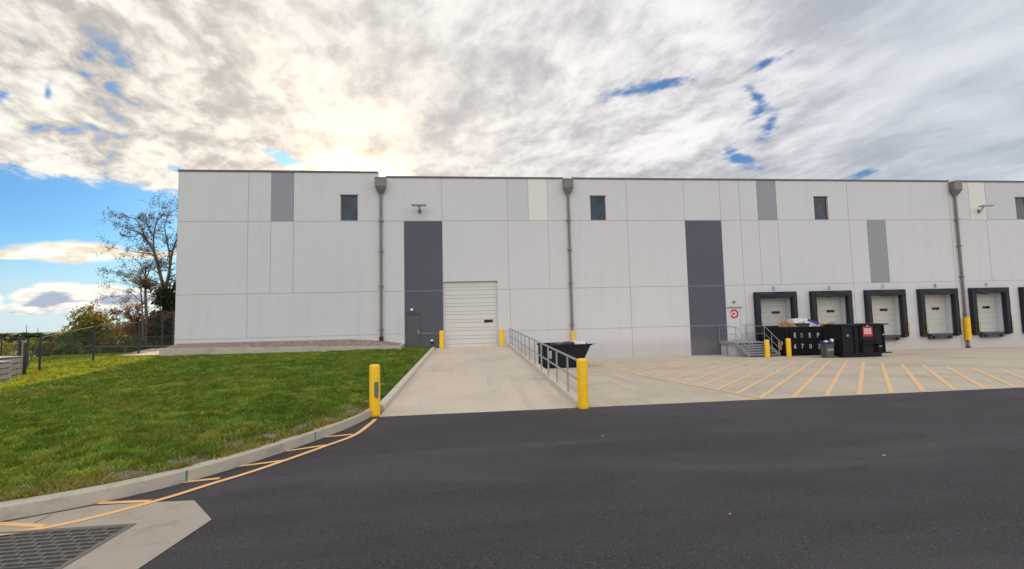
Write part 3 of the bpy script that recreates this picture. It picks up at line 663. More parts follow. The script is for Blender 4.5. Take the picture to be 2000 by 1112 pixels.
# right hand man door with the red ring sign
b = MB(); x0, x1, z0, z1 = 18.88, 19.77, .17, 2.47; b.box(x0, x1, Yw+.03, Yw+.07, z0, z1, m_wall); dd = part(b, 'personnel_door', wh, label='pale door with a red ring sign at the head of the stairs')
b = MB(); b.box(18.83, x0, Yw-.012, Yw+.06, z0, 2.52, m_wall); b.box(x1, 19.82, Yw-.012, Yw+.06, z0, 2.52, m_wall); b.box(x0, x1, Yw-.012, Yw+.06, z1, 2.52, m_wall); b.box(18.72, 19.92, Yw-.06, Yw-.0125, 2.52, 2.56, m_frame); sub(b, 'frame', dd)
b = MB(); b.tube([(19.68,Yw+.03,1.15),(19.68,Yw-.03,1.15),(19.58,Yw-.03,1.15)], .012, m_galv, 6); sub(b, 'handle', dd)
b = MB(); cx, cz, yb = 19.30, 2.05, Yw+.018         # ring open to the left, dot and short bar
def ringpts(r0, r1, a0, a1, n=28): return [(cx+r0*math.cos(a0+(a1-a0)*i/n), cx+r1*math.cos(a0+(a1-a0)*i/n), cz+r0*math.sin(a0+(a1-a0)*i/n), cz+r1*math.sin(a0+(a1-a0)*i/n)) for i in range(n+1)]
dsc = [(cx+.36*math.cos(i*math.pi/16), cz+.36*math.sin(i*math.pi/16)) for i in range(32)]
b.poly([(p[0], yb+.004, p[1]) for p in dsc] + [(p[0], Yw+.0295, p[1]) for p in dsc], [tuple(range(32))] + [(i, 32+i, 32+(i+1) % 32, (i+1) % 32) for i in range(32)], m_pink)
rp = ringpts(.215, .33, -2.75, 2.75)
b.poly([(p[0],yb,p[2]) for p in rp]+[(p[1],yb,p[3]) for p in rp], [(i, i+1, 30+i-1+0, 29+i) if False else (i, i+1, len(rp)+i+1, len(rp)+i) for i in range(len(rp)-1)], m_red)
for r_, w_ in ((.085, 0),): b.poly([(cx-.03+r_*math.cos(i*math.pi/8), yb-.001, cz+r_*math.sin(i*math.pi/8)) for i in range(16)], [tuple(range(16))], m_red)
b.face([(cx-.24,yb-.002,cz-.028),(cx-.03,yb-.002,cz-.028),(cx-.03,yb-.002,cz+.028),(cx-.24,yb-.002,cz+.028)], m_red)
sub(b, 'ring_sign', dd)
# small wall fittings
b = MB(); b.lathe([(.0, 2.78), (.09, 2.79), (.12, 2.84), (.10, 2.92), (.03, 2.96)], -3.95, Yw-.08, m_tarp, 12); b.box(-4.0, -3.9, Yw-.06, Yw, 2.83, 2.9, m_galv); part(b, 'door_light', wh)
b = MB(); b.lathe([(.0, .70), (.10, .71), (.11, .77), (.04, .82)], -2.62, Yw-.1, m_tarp, 10); b.box(-2.67, -2.57, Yw-.08, Yw, .5, .74, m_blackp); part(b, 'hose_connection', wh)
b = MB(); b.box(19.22, 19.38, Yw-.09, Yw, 2.86, 3.0, m_frame); part(b, 'door_light', wh)
def wall_lamp(x):
    z = 9.95; b = MB(); b.box(x-.10, x+.10, Yw-.035, Yw, z-.42, z-.16, m_frame); b.tube([(x,Yw-.03,z-.29),(x,Yw-.16,z-.27),(x,Yw-.28,z-.12),(x,Yw-.40,z-.02)], .032, m_frame, 8)
    f = part(b, 'wall_lamp', wh); b = MB(); b.box(x-.48, x+.48, Yw-.72, Yw-.36, z-.02, z+.05, m_leader); b.box(x-.16, x+.16, Yw-.36, Yw-.26, z-.03, z+.06, m_leader); sub(b, 'lamp_head', f, bevel=.01)
    b = MB(); b.box(x-.42, x+.42, Yw-.70, Yw-.40, z-.03, z-.0205, m_tarp); sub(b, 'lens', f)
wall_lamp(-3.36); wall_lamp(40.25)
# scupper boxes and downspouts
def leader(x, zb, guard=None, boot=True, box=None, mt=m_leader):
    b = MB(); w, d = .34, .42; y1 = Yw-.005; zt = 11.95
    pr = [(w, d, zt), (w, d, zt-.62), (w*.82, d*.86, zt-.80), (.10, .16, zt-1.12)]; vs = []
    for w_, d_, z_ in pr: vs += [(x-w_, y1, z_), (x-w_, y1-d_, z_), (x+w_, y1-d_, z_), (x+w_, y1, z_)]
    fs = [(k*4+j, k*4+(j+1) % 4, (k+1)*4+(j+1) % 4, (k+1)*4+j) for k in range(3) for j in range(4)] + [(12, 13, 14, 15)]
    b.poly(vs, fs, mt); b.box(x-w-.02, x+w+.02, y1-d-.02, y1, zt-.06, zt+.01, mt); b.box(x-w-.012, x+w+.012, y1-d-.012, y1-.001, zt-.64, zt-.60, mt)
    f = part(b, 'downspout', wh)
    b = MB(); b.tube([(x, y1-.12, zt-1.08), (x, y1-.12, zb)], .085, mt, 12); sub(b, 'pipe', f, smooth=False)
    for z_ in (9.0, 6.9, 4.5, 1.6):
        if z_ > zb+.3: b = MB(); b.box(x-.14, x+.14, y1-.22, y1, z_-.035, z_+.035, mt); sub(b, 'clamp', f)
    b = MB(); b.tube([(x, y1-.12, zb+.35), (x, y1-.12, zb)], .13, m_blackp, 12) if boot else b.tube([(x, y1-.12, zb+.12), (x, y1-.12, zb)], .12, m_blackp, 12); sub(b, 'boot', f)
    if guard:
        b = MB(); gr = .125 if guard[0] > 0 else .19; b.lathe([(gr, guard[0]), (gr, guard[1]), (gr*.8, guard[1]+.03)], x, y1-.17, m_yellow, 14); sub(b, 'yellow_guard', f, smooth=False)
leader(-5.97, .78); leader(7.13, -.85, (.25, 1.12), False); leader(38.12, -.98, (-.38, 1.30), False); leader(69.25, -1.1, (-.38, 1.30), False)
# dock doors
def dock(x, k):
    n = 7; z0, z1 = .17, 3.16; b = MB(); hgt = (z1-z0)/n; a0, a1 = x+.43, x+2.85; yy0 = Yw+.40
    for i in range(n):
        a = z0+i*hgt; b.box(a0, a1, yy0, yy0+.04, a+.006, a+hgt*.46, m_dockdoor); b.box(a0, a1, yy0+.012, yy0+.04, a+hgt*.46, a+hgt*.54, m_doorline); b.box(a0, a1, yy0, yy0+.04, a+hgt*.54, a+hgt-.006, m_dockdoor)
    b.box(a0, a1, yy0+.02, yy0+.05, z0, z1, m_joint); dr = part(b, 'dock_door', wh)
    b = MB(); b.box(x+1.68, x+2.32, yy0-.014, yy0-.001, 1.97, 2.17, m_vision); sub(b, 'vision_window', dr)
    b = MB(); F = Yw-.30                             # dock seal: two side pads and a head curtain that sags
    for s0, s1 in ((x, x+.36), (x+2.89, x+3.25)):
        vs = [(s0,Yw-.002,.0),(s1,Yw-.002,.0),(s1+.0,F,.02),(s0,F,.02)]; seg = 9
        rows = []
        for j in range(seg+1):
            z_ = .02 + (3.60-.02)*j/seg; wob = .012*math.sin(j*2.1+k+s0)
            rows.append([(s0, Yw-.002, z_), (s0+wob, F+.02, z_), (s0+.03, F-.01+wob, z_), (s1-.03, F-.01-wob, z_), (s1+wob, F+.02, z_), (s1, Yw-.002, z_)])
        vs = [p for r_ in rows for p in r_]; fs = [(j*6+i, j*6+i+1, (j+1)*6+i+1, (j+1)*6+i) for j in range(seg) for i in range(5)] + [(0,1,2,3,4,5), tuple(seg*6+i for i in range(5, -1, -1))]
        b.poly(vs, fs, m_seal)
    seg = 14; vs = []; sag = .05 + .05*((k*37) % 5)/4; c_ = .35+.1*((k*13) % 4)
    for j in range(seg+1):
        u_ = j/seg; X_ = x+.30+2.65*u_; dz_ = sag*math.exp(-((u_-c_)/.22)**2)+.015*math.sin(u_*15+k)
        vs += [(X_, Yw-.002, 3.60), (X_, F-.012+.02*math.sin(u_*9+k), 3.60), (X_, F-.02-.03*math.sin(u_*7+k*2), 3.38), (X_, F-.012, 3.19-dz_), (X_, F+.10, 3.17-dz_)]
    b.poly(vs, [(j*5+i, j*5+i+1, (j+1)*5+i+1, (j+1)*5+i) for j in range(seg) for i in range(4)], m_seal)
    ds = part(b, 'dock_seal', wh, smooth=False)
    for s0, s1 in ((x+.22, x+.35), (x+3.11, x+3.24)):
        b = MB(); b.box(s0+.025, s1-.025, F-.062, F-.0565, .30, .98, m_guide); b.box(s0, s1, F-.056, F-.026, .24, 1.0, m_seal); sub(b, 'yellow_guide_strip', ds)
    b = MB(); b.box(x+.66, x+2.52, Yw-.20, Yw, -.24, .17, m_bumper); b.box(x+.70, x+2.48, Yw-.27, Yw-.2005, .02, .18, m_bumper)
    for q in (x+.86, x+2.20): b.box(q, q+.22, Yw-.29, Yw-.201, -.20, .015, m_blackp)
    part(b, 'dock_leveler', wh)
    b = MB(); b.box(x+.36, x+2.89, Yw-.06, Yw-.002, .035, .148, m_blackp); b.box(x+2.55, x+3.2, Yw-.2, Yw-.003, -.04, .018, m_blackp); b.box(x+.1, x+.75, Yw-.2, Yw-.003, -.04, .018, m_blackp); part(b, 'bumper', wh)
    text_mesh(str(15+k), .46, m_num, wallM(x+1.62, Yw-.004, 3.68), .003, 'dock_number', wh, (.62, 1))
for k, x in enumerate(DW): dock(x, k)

# gravel bed in front of the wall and its low concrete edge
b = MB(); xs_ = np.linspace(-18.75, -4.75, 90); rows = []
for X in xs_:
    top = np.interp(X, [-18.8, -16, -8, -6, -4.6], [1.00, 1.00, .97, .82, .60]); e = np.interp(X, [-18.8, -4.6], [.80, .54])
    for j in range(7): s_ = j/6; rows.append((X+rng.normal(0, .01), 28.72+s_*1.28, e+(top-e)*s_**.7 + rng.normal(0, .016)))
b.poly(rows, [(i*7+j, (i+1)*7+j, (i+1)*7+j+1, i*7+j+1) for i in range(len(xs_)-1) for j in range(6)], m_gravel); struct(b.build('gravel_bed'), 'structure')
vs = []; n = 5200; pts = MB()
for i in range(n):
    X = rng.uniform(-18.8, -4.7); s_ = rng.random(); top = np.interp(X, [-18.8, -16, -8, -6, -4.6], [1.00, 1.00, .97, .82, .60]); e = np.interp(X, [-18.8, -4.6], [.80, .54])
    r_ = rng.uniform(.018, .045); c_ = Vector((X, 28.74+s_*1.24, e+(top-e)*s_**.7+.008)); q = [c_+Vector(d_)*r_*rng.uniform(.7, 1.2) for d_ in ((1,0,0),(0,1,0),(-1,0,0),(0,-1,0),(0,0,.9),(0,0,-.6))]
    pts.poly(q, [(0,1,4),(1,2,4),(2,3,4),(3,0,4),(1,0,5),(2,1,5),(3,2,5),(0,3,5)], m_gravel)
tag(pts.build('gravel'), 'reddish brown gravel banked against the left wall', 'gravel', kind='stuff')
b = MB(); b.poly([(-18.95,28.5,-.2),(-4.45,28.5,-.2),(-4.45,28.5,.56),(-18.95,28.5,.84),(-18.95,28.72,-.2),(-4.45,28.72,-.2),(-4.45,28.72,.56),(-18.95,28.72,.84)], [(0,1,2,3),(3,2,6,7),(1,5,6,2),(4,0,3,7),(5,4,7,6)], m_kerb)
b.poly([(-4.67,28.72,-.2),(-4.45,28.72,-.2),(-4.45,30,-.2),(-4.67,30,-.2),(-4.67,28.72,.56),(-4.45,28.72,.56),(-4.45,30,.60),(-4.67,30,.60)], [(1,2,6,5),(4,5,6,7),(0,4,7,3)], m_kerb)
b.box(-9.02, -9.0, 28.497, 28.52, .1, .63, m_joint); b.box(-14.4, -14.38, 28.497, 28.52, .1, .74, m_joint)
tag(b.build('retaining_kerb'), 'low concrete retaining edge holding the gravel bed along the left wall', 'retaining wall')
b = MB(); vs = [(-22.3,29.6),(-19.0,29.2),(-19.0,29.9),(-19.1,36),(-24.5,36)]; b.face([(p[0],p[1],float(lawn_z(p[0],min(p[1],32)))+.05) for p in vs], m_ramp); struct(b.build('path'))

# ------------------------------------------------------------------ bollards
def bollard(x, y, z, h, r, label, patch=False, group='yellow bollards'):
    t = thing('bollard', (x, y, z), label, 'bollard', group); b = MB()
    b.lathe([(r*1.02, z-.02), (r*1.02, z+.05), (r, z+.08), (r, z+h-.06), (r*.93, z+h-.02), (r*.72, z+h), (.01, z+h+.006)], x, y, m_yellow, 28); o = part(b, 'sleeve', t)
    o.data.polygons.foreach_set('use_smooth', [True]*len(o.data.polygons))
    if patch:
        b = MB(); a0 = math.atan2(-y, -x)-.15; vs = []
        for j in range(7):
            a = a0 + j*.14+.05; bz = (.50 if j < 2 else .46, .88 if j else .84)
            for z_ in bz: vs.append((x+(r+.004)*math.cos(a), y+(r+.004)*math.sin(a), z+z_))
        b.poly(vs, [(j*2, j*2+2, j*2+3, j*2+1) for j in range(6)], m_sticker); part(b, 'scuffed_patch', t)
    return t
bollard(-2.49, 11.60, z_asph(11.6), 1.31, .135, 'yellow bollard with a green scuffed patch at the end of the curved kerb', True)
bollard(2.94, 11.36, z_asph(11.4), 1.30, .145, 'yellow bollard at the near end of the ramp railing')
bollard(-1.95, 29.5, z_ramp(29.5)+.01, 1.20, .15, 'yellow bollard left of the tall roll-up door beside the charcoal stripe')
bollard(2.12, 29.5, z_ramp(29.5)+.01, 1.20, .15, 'yellow bollard right of the tall roll-up door at the top of the ramp')
bollard(18.80, 26.0, z_court(18.8, 26), 1.13, .145, 'yellow bollard in front of the metal stair treads')
bollard(20.43, 26.2, z_court(20.4, 26.2), 1.17, .145, 'yellow bollard between the stairs and the black lettered container')

# ------------------------------------------------------------------ ramp railing
t = thing('railing', (2.9, 11.6, z_ramp(11.6)+.15), 'long grey pipe railing along the right edge of the concrete ramp', 'railing')
def rx(Y): return 2.92 - (Y-11.6)*.0125
def rz(Y, h): return z_ramp(Y)+.15+h
for Y in (29.6, 28.1, 26.55, 25.1, 23.7, 22.2, 20.7, 19.1, 17.45, 16.0, 14.5, 12.95):
    b = MB(); b.tube([(rx(Y), Y, rz(Y, -.02)), (rx(Y), Y, rz(Y, 1.06))], .03, m_galv, 8); part(b, 'post', t)
b = MB(); b.tube([(rx(29.6), 29.6, rz(29.6, 1.08)), (rx(11.6), 11.62, rz(11.6, 1.08))], .034, m_galv, 8); part(b, 'top_rail', t)
b = MB(); b.tube([(rx(29.6), 29.6, rz(29.6, .55)), (rx(11.6), 11.62, rz(11.6, .55))], .027, m_galv, 8); part(b, 'mid_rail', t)

# ------------------------------------------------------------------ metal stairs at the right hand door
t = thing('metal_stairs', (19.0, 28.2, -.8), 'grey galvanised steel stairs and landing below the door with the red ring', 'stairs')
sx0, sx1, zl, yl, yf = 18.02, 20.06, .12, 27.9, 26.6; zf = z_court(19, 26.6)
b = MB(); b.box(sx0, sx1, yl, Yw-.01, zl-.05, zl, m_galvgrey); b.box(sx0-.02, sx0, yl, Yw-.01, zl-.20, zl+.01, m_galvgrey); b.box(sx1, sx1+.02, yl, Yw-.01, zl-.20, zl+.01, m_galvgrey)
for q in (sx0+.05, sx1-.05): b.bar((q, 29.2, z_court(q, 29.2)), (q, 29.2, zl-.05), .07, .07, m_galvgrey)
part(b, 'landing', t)
n = 5
for i in range(n):
    z_ = zl - (i+1)*(zl-zf)/(n+1); y_ = yl - (i+1)*(yl-yf)/(n+.5); b = MB(); b.box(sx0, sx1, y_, y_+.27, z_-.035, z_, m_galvgrey); b.box(sx0, sx1, y_-.005, y_+.02, z_-.05, z_+.004, m_galv); part(b, 'tread', t)
for q in (sx0-.03, sx1+.03): b = MB(); b.bar((q, yl+.05, zl-.07), (q, yf-.02, zf+.09), .03, .24, m_galvgrey); part(b, 'stringer', t)
for q in (sx0-.02, sx1+.02):
    hr = 1.07; P_ = [(q, Yw-.05, zl+hr), (q, yl, zl+hr), (q, yf, zf+hr-.02), (q, yf-.32, zf+hr-.10), (q, yf-.34, zf+hr-.30)]; b = MB(); b.tube(P_, .022, m_galv, 8)
    b.tube([(q, Yw-.05, zl+.55), (q, yl, zl+.55), (q, yf, zf+.55)], .018, m_galv, 8); h_ = part(b, 'handrail', t)
    for y_, z_ in ((Yw-.08, zl), (yl+.05, zl), ((yl+yf)/2, (zl+zf)/2), (yf, zf)):
        b = MB(); b.tube([(q, y_, z_-.05), (q, y_, z_+1.05)], .022, m_galv, 8); b.v = [tuple(Vector(p)-Vector(t.location)) for p in b.v]; b.build('post', parent=h_)
b = MB(); b.box(sx0+.1, sx1-.05, 28.3, Yw-.02, z_court(19, 29)-.05, zl-.22, m_wallcool); part(b, 'base', t)
b = MB(); b.box(20.055, 20.075, yf-.25, yf+.05, zf+.45, zf+.95, m_card, None); part(b, 'tag_board', t)

# ------------------------------------------------------------------ open roll-off container
cx0, cx1, cy0, cy1 = 20.62, 26.2, 26.75, 28.95; zc0 = z_court(22, 27); zt1 = 1.12
t = thing('roll_off_container', ((cx0+cx1)/2, (cy0+cy1)/2, zc0), 'open black roll-off container with white letters, heaped with rubbish, right of the stairs', 'dumpster')
b = MB(); w = .06
b.box(cx0, cx1, cy0, cy0+w, zc0+.16, zt1, m_black); b.box(cx0, cx1, cy1-w, cy1, zc0+.16, zt1, m_black); b.box(cx0, cx0+w, cy0+w, cy1-w, zc0+.16, zt1, m_black); b.box(cx1-w, cx1, cy0+w, cy1-w, zc0+.16, zt1, m_black)
b.box(cx0+w, cx1-w, cy0+w, cy1-w, zc0+.16, zt1-.35, m_black); part(b, 'body', t)
for q in (20.66, 20.98, 23.35, 23.80, 24.6, 25.4): b = MB(); b.box(q, q+.10, cy0-.06, cy0-.001, zc0+.2, zt1-.07, m_black); part(b, 'rib', t, bevel=.01)
b = MB(); b.box(cx0-.06, cx1+.06, cy0-.07, cy0-.0005, zt1-.07, zt1+.03, m_black); b.box(cx0-.06, cx1+.06, cy1+.0005, cy1+.07, zt1-.07, zt1+.03, m_black); b.box(cx0-.07, cx0-.0005, cy0, cy1, zt1-.07, zt1+.028, m_black); part(b, 'top_rail', t)
b = MB(); b.box(cx0, cx1, cy0+.3, cy0+.45, zc0-.0, zc0+.158, m_black); b.box(cx0, cx1, cy1-.45, cy1-.3, zc0, zc0+.158, m_black); b.box(cx0, cx1, cy0-.02, cy0+.02, zc0+.08, zc0+.16, m_black); part(b, 'skid', t)
for q in (20.9, 25.2):
    for yy_ in (cy0+.16, cy1-.16): b = MB(); b.tube([(q, yy_-.07, zc0+.10), (q, yy_+.07, zc0+.10)], .10, m_black, 14); part(b, 'wheel', t)
for ch, px_, m in zip('EBEP', (1553, 1566, 1582, 1598), (m_white, m_ltgrey, m_white, m_white)):
    q = at(px_, 659.5, cy0); text_mesh(ch, .44, m, wallM(q.x, cy0-.004, q.z), .003, 'letter', t, (.85, 1))
for ch, px_ in zip('6703', (1553.5, 1567.5, 1583.5, 1600)):
    q = at(px_, 681, cy0); text_mesh(ch, .44, m_white, wallM(q.x, cy0-.004, q.z), .003, 'numeral', t, (.85, 1))

# ------------------------------------------------------------------ closed compactor container
kx0, kx1, ky0, ky1 = 22.12, 25.02, 24.0, 25.2; zk = z_court(23, 24)
t = thing('compactor_container', ((kx0+kx1)/2, (ky0+ky1)/2, zk), 'closed black steel compactor container with a red warning sign', 'dumpster')
b = MB(); b.box(kx0, kx1, ky0, ky1, zk+.20, 1.27, m_black2); part(b, 'body', t, bevel=.015)
for q in (22.14, 22.95, 23.30, 24.28, 24.86): b = MB(); b.box(q, q+.09, ky0-.07, ky0-.001, zk+.22, 1.2, m_black2); part(b, 'rib', t, bevel=.01)
b = MB(); b.box(kx0-.05, kx1+.22, ky0-.08, ky1+.05, 1.272, 1.34, m_black2); part(b, 'top_flange', t)
b = MB(); b.box(kx0-.02, kx1-.35, ky0-.05, ky0+.25, zk+.01, zk+.199, m_black2); b.box(kx0-.02, kx1-.35, ky1-.25, ky1, zk+.01, zk+.199, m_black2); b.box(kx0-.03, kx1+.30, ky0-.10, ky0+.0, zk+.2, zk+.26, m_black2); part(b, 'skid', t)
b = MB(); b.box(23.42, 24.24, ky0-.10, ky0-.001, .30, 1.24, m_black2); p_ = part(b, 'hatch', t, bevel=.01)
b = MB(); b.box(23.34, 24.45, ky0-.20, ky0-.001, .17, .25, m_black2); b.box(23.36, 23.42, ky0-.15, ky0-.001, zk+.28, .168, m_black2); b.box(24.38, 24.44, ky0-.15, ky0-.001, zk+.28, .168, m_black2); part(b, 'hopper_mouth', t)
b = MB(); b.box(23.47, 24.10, ky0-.112, ky0-.101, .60, 1.19, m_red); b.box(23.55, 24.01, ky0-.122, ky0-.1121, .74, 1.08, m_pink)
b.box(23.57, 23.99, ky0-.1245, ky0-.1222, 1.0, 1.02, m_red)
sg = part(b, 'warning_sign', t)
for z_, wv in ((.93, .32), (.84, .36)):
    for i in range(5): b = MB()
b = MB()
for i in range(6): b.box(23.60+i*.063, 23.635+i*.063, ky0-.1245, ky0-.1222, .86, .93, m_red); b.box(23.60+i*.063, 23.645+i*.063, ky0-.1245, ky0-.1222, .78, .81, m_red)
b.v = [tuple(Vector(p)-Vector(t.location)) for p in b.v]; b.build('lettering', parent=sg)
b = MB(); b.box(22.50, 22.62, ky0-.012, ky0-.001, .62, .76, m_ltgrey); part(b, 'label', t); b = MB(); b.box(24.52, 24.80, ky0-.012, ky0-.001, -.04, .02, m_ltgrey); part(b, 'label', t); b = MB(); b.box(23.72, 23.84, ky0-.112, ky0-.101, 1.205, 1.25, m_tarp); part(b, 'lamp', t)
b = MB(); b.tube([(24.84, ky0-.02, .68), (24.84, ky0-.1, .68)], .03, m_tarp, 8); part(b, 'knob', t)

# ------------------------------------------------------------------ small tilting hopper behind the railing
hz_ = z_court(5, 23.5); t = thing('dump_hopper', (5.1, 24, hz_), 'black dump hopper with a slanted front and long top lip behind the ramp railing', 'dumpster')
y0, y1 = 23.1, 24.75; b = MB(); out = [(3.86, hz_+.12), (6.02, hz_+.12), (6.10, hz_+.45), (6.42, .52), (6.52, .70), (3.86, .70)]
n = len(out); vs = [(p[0], y0, p[1]) for p in out] + [(p[0], y1, p[1]) for p in out]
b.poly(vs, [tuple(range(n)), tuple(range(2*n-1, n-1, -1))] + [(i, n+i, n+(i+1) % n, (i+1) % n) for i in range(n) if i != n-2], m_black)
b.face([(3.88,y0+.03,.40),(6.3,y0+.03,.40),(6.3,y1-.03,.40),(3.88,y1-.03,.40)], m_black); part(b, 'body', t)
b = MB(); b.box(3.80, 6.58, y0-.05, y0+.005, .655, .735, m_black); b.box(3.80, 6.58, y1-.005, y1+.05, .655, .735, m_black); b.box(3.78, 3.86, y0, y1, .655, .736, m_black); b.bar((6.45, y0+.02, .72), (6.80, y0-.0, .735), .10, .05, m_galvgrey); part(b, 'rim', t)
for q in (4.05, 4.35, 5.2): b = MB(); b.box(q, q+.08, y0-.045, y0-.001, hz_+.14, .65, m_black); part(b, 'rib', t)
b = MB(); b.box(3.98, 6.12, y0+.1, y0+.24, hz_, hz_+.119, m_black); b.box(3.98, 6.12, y1-.24, y1-.1, hz_, hz_+.119, m_black); part(b, 'skid', t)
b = MB(); b.box(4.18, 4.33, y0-.05, y0-.001, hz_+.55, .42, m_wood); part(b, 'paper_notice', t)
def crumple(mb, x0, x1, y0, y1, z0, z1, m, j=.05, seed=1):
    rr = random.Random(seed); bm = bmesh.new(); bmesh.ops.create_cube(bm, size=1); bmesh.ops.subdivide_edges(bm, edges=bm.edges, cuts=2, use_grid_fill=True)
    for v_ in bm.verts:
        c_ = v_.co; v_.co = Vector((x0+(c_.x+.5)*(x1-x0), y0+(c_.y+.5)*(y1-y0), z0+(c_.z+.5)*(z1-z0))) + Vector([rr.uniform(-j, j) for _ in range(3)])
    bm.verts.index_update(); mb.poly([tuple(v_.co) for v_ in bm.verts], [tuple(v_.index for v_ in f.verts) for f in bm.faces], m); bm.free()
b = MB(); crumple(b, 5.75, 6.25, 23.3, 23.9, .42, .83, m_tarp, .05, 3); tag(b.build('rubbish_bag'), 'pale plastic scrap lying on top of the dump hopper', 'rubbish')
b = MB(); crumple(b, 4.5, 5.6, 23.4, 24.2, .42, .80, m_dkgrey, .05, 4); tag(b.build('rubbish_bag'), 'dark rubbish heap inside the dump hopper', 'rubbish')

# ------------------------------------------------------------------ rubbish on the lettered container
def junk(name, label, cat, *a, m, j=.05, seed=1, extra=None):
    b = MB(); crumple(b, *a, m, j, seed)
    if extra: extra(b)
    return tag(b.build(name), label, cat, 'rubbish heaped on the lettered container')
zt_ = zt1-.35
junk('cardboard_box', 'crushed brown cardboard box at the left end of the heap in the lettered container', 'box', 20.95, 21.75, 27.0, 27.7, zt_, 1.42, m=m_card, j=.10, seed=5, extra=lambda b: b.face([(20.9, 27.0, 1.3), (21.15, 27.05, 1.72), (21.35, 27.3, 1.66), (21.2, 27.2, 1.3)], m_card))
b = MB(); b.box(21.75, 22.55, 26.92, 27.35, zt_, 1.28, m_dkgrey); b.box(21.72, 22.60, 26.88, 27.40, 1.28, 1.33, m_dkgrey); tag(b.build('plastic_tub', bevel=.01), 'dark grey plastic tub under the white foam sheet in the container', 'tub', 'rubbish heaped on the lettered container')
b = MB(); b.bar((21.55, 27.3, 1.50), (22.35, 27.3, 1.56), .55, .26, m_tarp); tag(b.build('foam_block'), 'flat white foam block highest on the rubbish heap', 'foam', 'rubbish heaped on the lettered container')
junk('plastic_bag', 'white and blue plastic bag in the middle of the heap', 'bag', 22.55, 23.35, 26.95, 27.5, zt_, 1.38, m=m_tarp, j=.09, seed=9)
b = MB(); b.bar((22.25, 26.9, 1.56), (22.95, 26.88, 1.22), .06, .07, m_white); b.bar((22.5, 26.93, 1.58), (23.25, 26.9, 1.30), .05, .16, m_blue); tag(b.build('plastic_sheet'), 'blue and white strip of plastic leaning across the heap', 'plastic strip', 'rubbish heaped on the lettered container')
junk('cardboard_box', 'torn brown cardboard at the right end of the heap in the lettered container', 'box', 23.5, 24.35, 26.95, 27.6, zt_, 1.30, m=m_card, j=.10, seed=12)
b = MB(); b.box(22.75, 23.15, 27.5, 27.9, zt_, 1.62, m_tarp); tag(b.build('foam_block'), 'upright white foam block behind the plastic bag', 'foam', 'rubbish heaped on the lettered container')

# grey bin in front of the lettered container
zb = z_court(21.53, 24.4); t = thing('waste_bin', (21.53, 24.5, zb), 'grey green plastic bin with blue and white rubbish on top, before the lettered container', 'bin')
b = MB(); vs = []
for w_, z_ in ((.25, zb+.01), (.29, zb+.80)): vs += [(21.53-w_, 24.2, z_), (21.53+w_, 24.2, z_), (21.53+w_, 24.62, z_), (21.53-w_, 24.62, z_)]
b.poly(vs, [(0,3,2,1), (0,1,5,4), (1,2,6,5), (2,3,7,6), (3,0,4,7), (4,5,6,7)], m_binm); part(b, 'body', t, bevel=.02)
b = MB(); b.box(21.21, 21.85, 24.17, 24.66, zb+.80, zb+.85, m_binm); part(b, 'rim', t); b = MB(); b.box(21.33, 21.75, 24.17, 24.199, zb+.42, zb+.56, m_ltgrey); part(b, 'label', t)
b = MB(); crumple(b, 21.25, 21.81, 24.2, 24.6, zb+.87, zb+1.02, m_blue, .025, 21); tag(b.build('plastic_bag'), 'dark blue plastic bag stuffed in the grey bin', 'bag')
b = MB(); crumple(b, 21.25, 21.41, 24.17, 24.3, zb+.96, zb+1.04, m_tarp, .02, 22); crumple(b, 21.67, 21.77, 24.17, 24.3, zb+.96, zb+1.14, m_tarp, .02, 23); tag(b.build('paper_scraps'), 'white paper scraps on the blue bag in the bin', 'paper')

# ------------------------------------------------------------------ fences
def mesh_mat():
    m = bpy.data.materials.new('chain_link'); m.use_nodes = True; nt = m.node_tree; E.nt = nt; bs = nt.nodes['Principled BSDF']; out = nt.nodes['Material Output']
    uv = nt.nodes.new('ShaderNodeUVMap'); s = nt.nodes.new('ShaderNodeSeparateXYZ'); nt.links.new(uv.outputs[0], s.inputs[0]); X, Z = E(s.outputs[0]), E(s.outputs[1])
    def wire(q): f = E.op('FRACT', q/.075); return E.op('LESS_THAN', E.op('ABSOLUTE', f-.5), .055)
    al = emax(wire(X+Z), wire(X-Z+50.)); tr = nt.nodes.new('ShaderNodeBsdfTransparent'); mx = nt.nodes.new('ShaderNodeMixShader')
    bs.inputs['Base Color'].default_value = (.03, .03, .032, 1); bs.inputs['Roughness'].default_value = .5
    nt.links.new(al.k, mx.inputs[0]); nt.links.new(tr.outputs[0], mx.inputs[1]); nt.links.new(bs.outputs[0], mx.inputs[2]); nt.links.new(mx.outputs[0], out.inputs[0]); return m
m_mesh = mesh_mat()
def mesh_panel(t, a, b_, za0, za1, zb0, zb1, name='chain_mesh'):
    L_ = Vector(t.location); me = bpy.data.meshes.new(name)
    P_ = [Vector((a[0],a[1],za0)), Vector((b_[0],b_[1],zb0)), Vector((b_[0],b_[1],zb1)), Vector((a[0],a[1],za1))]
    me.from_pydata([tuple(p-L_) for p in P_], [], [(0,1,2,3)]); uvl = me.uv_layers.new(name='UVMap'); d = math.hypot(b_[0]-a[0], b_[1]-a[1])
    for i, q in enumerate(((0, za0), (d, zb0), (d, zb1), (0, za1))): uvl.data[i].uv = q
    me.materials.append(m_mesh); o = bpy.data.objects.new(name, me); C.objects.link(o); o.parent = t; return o
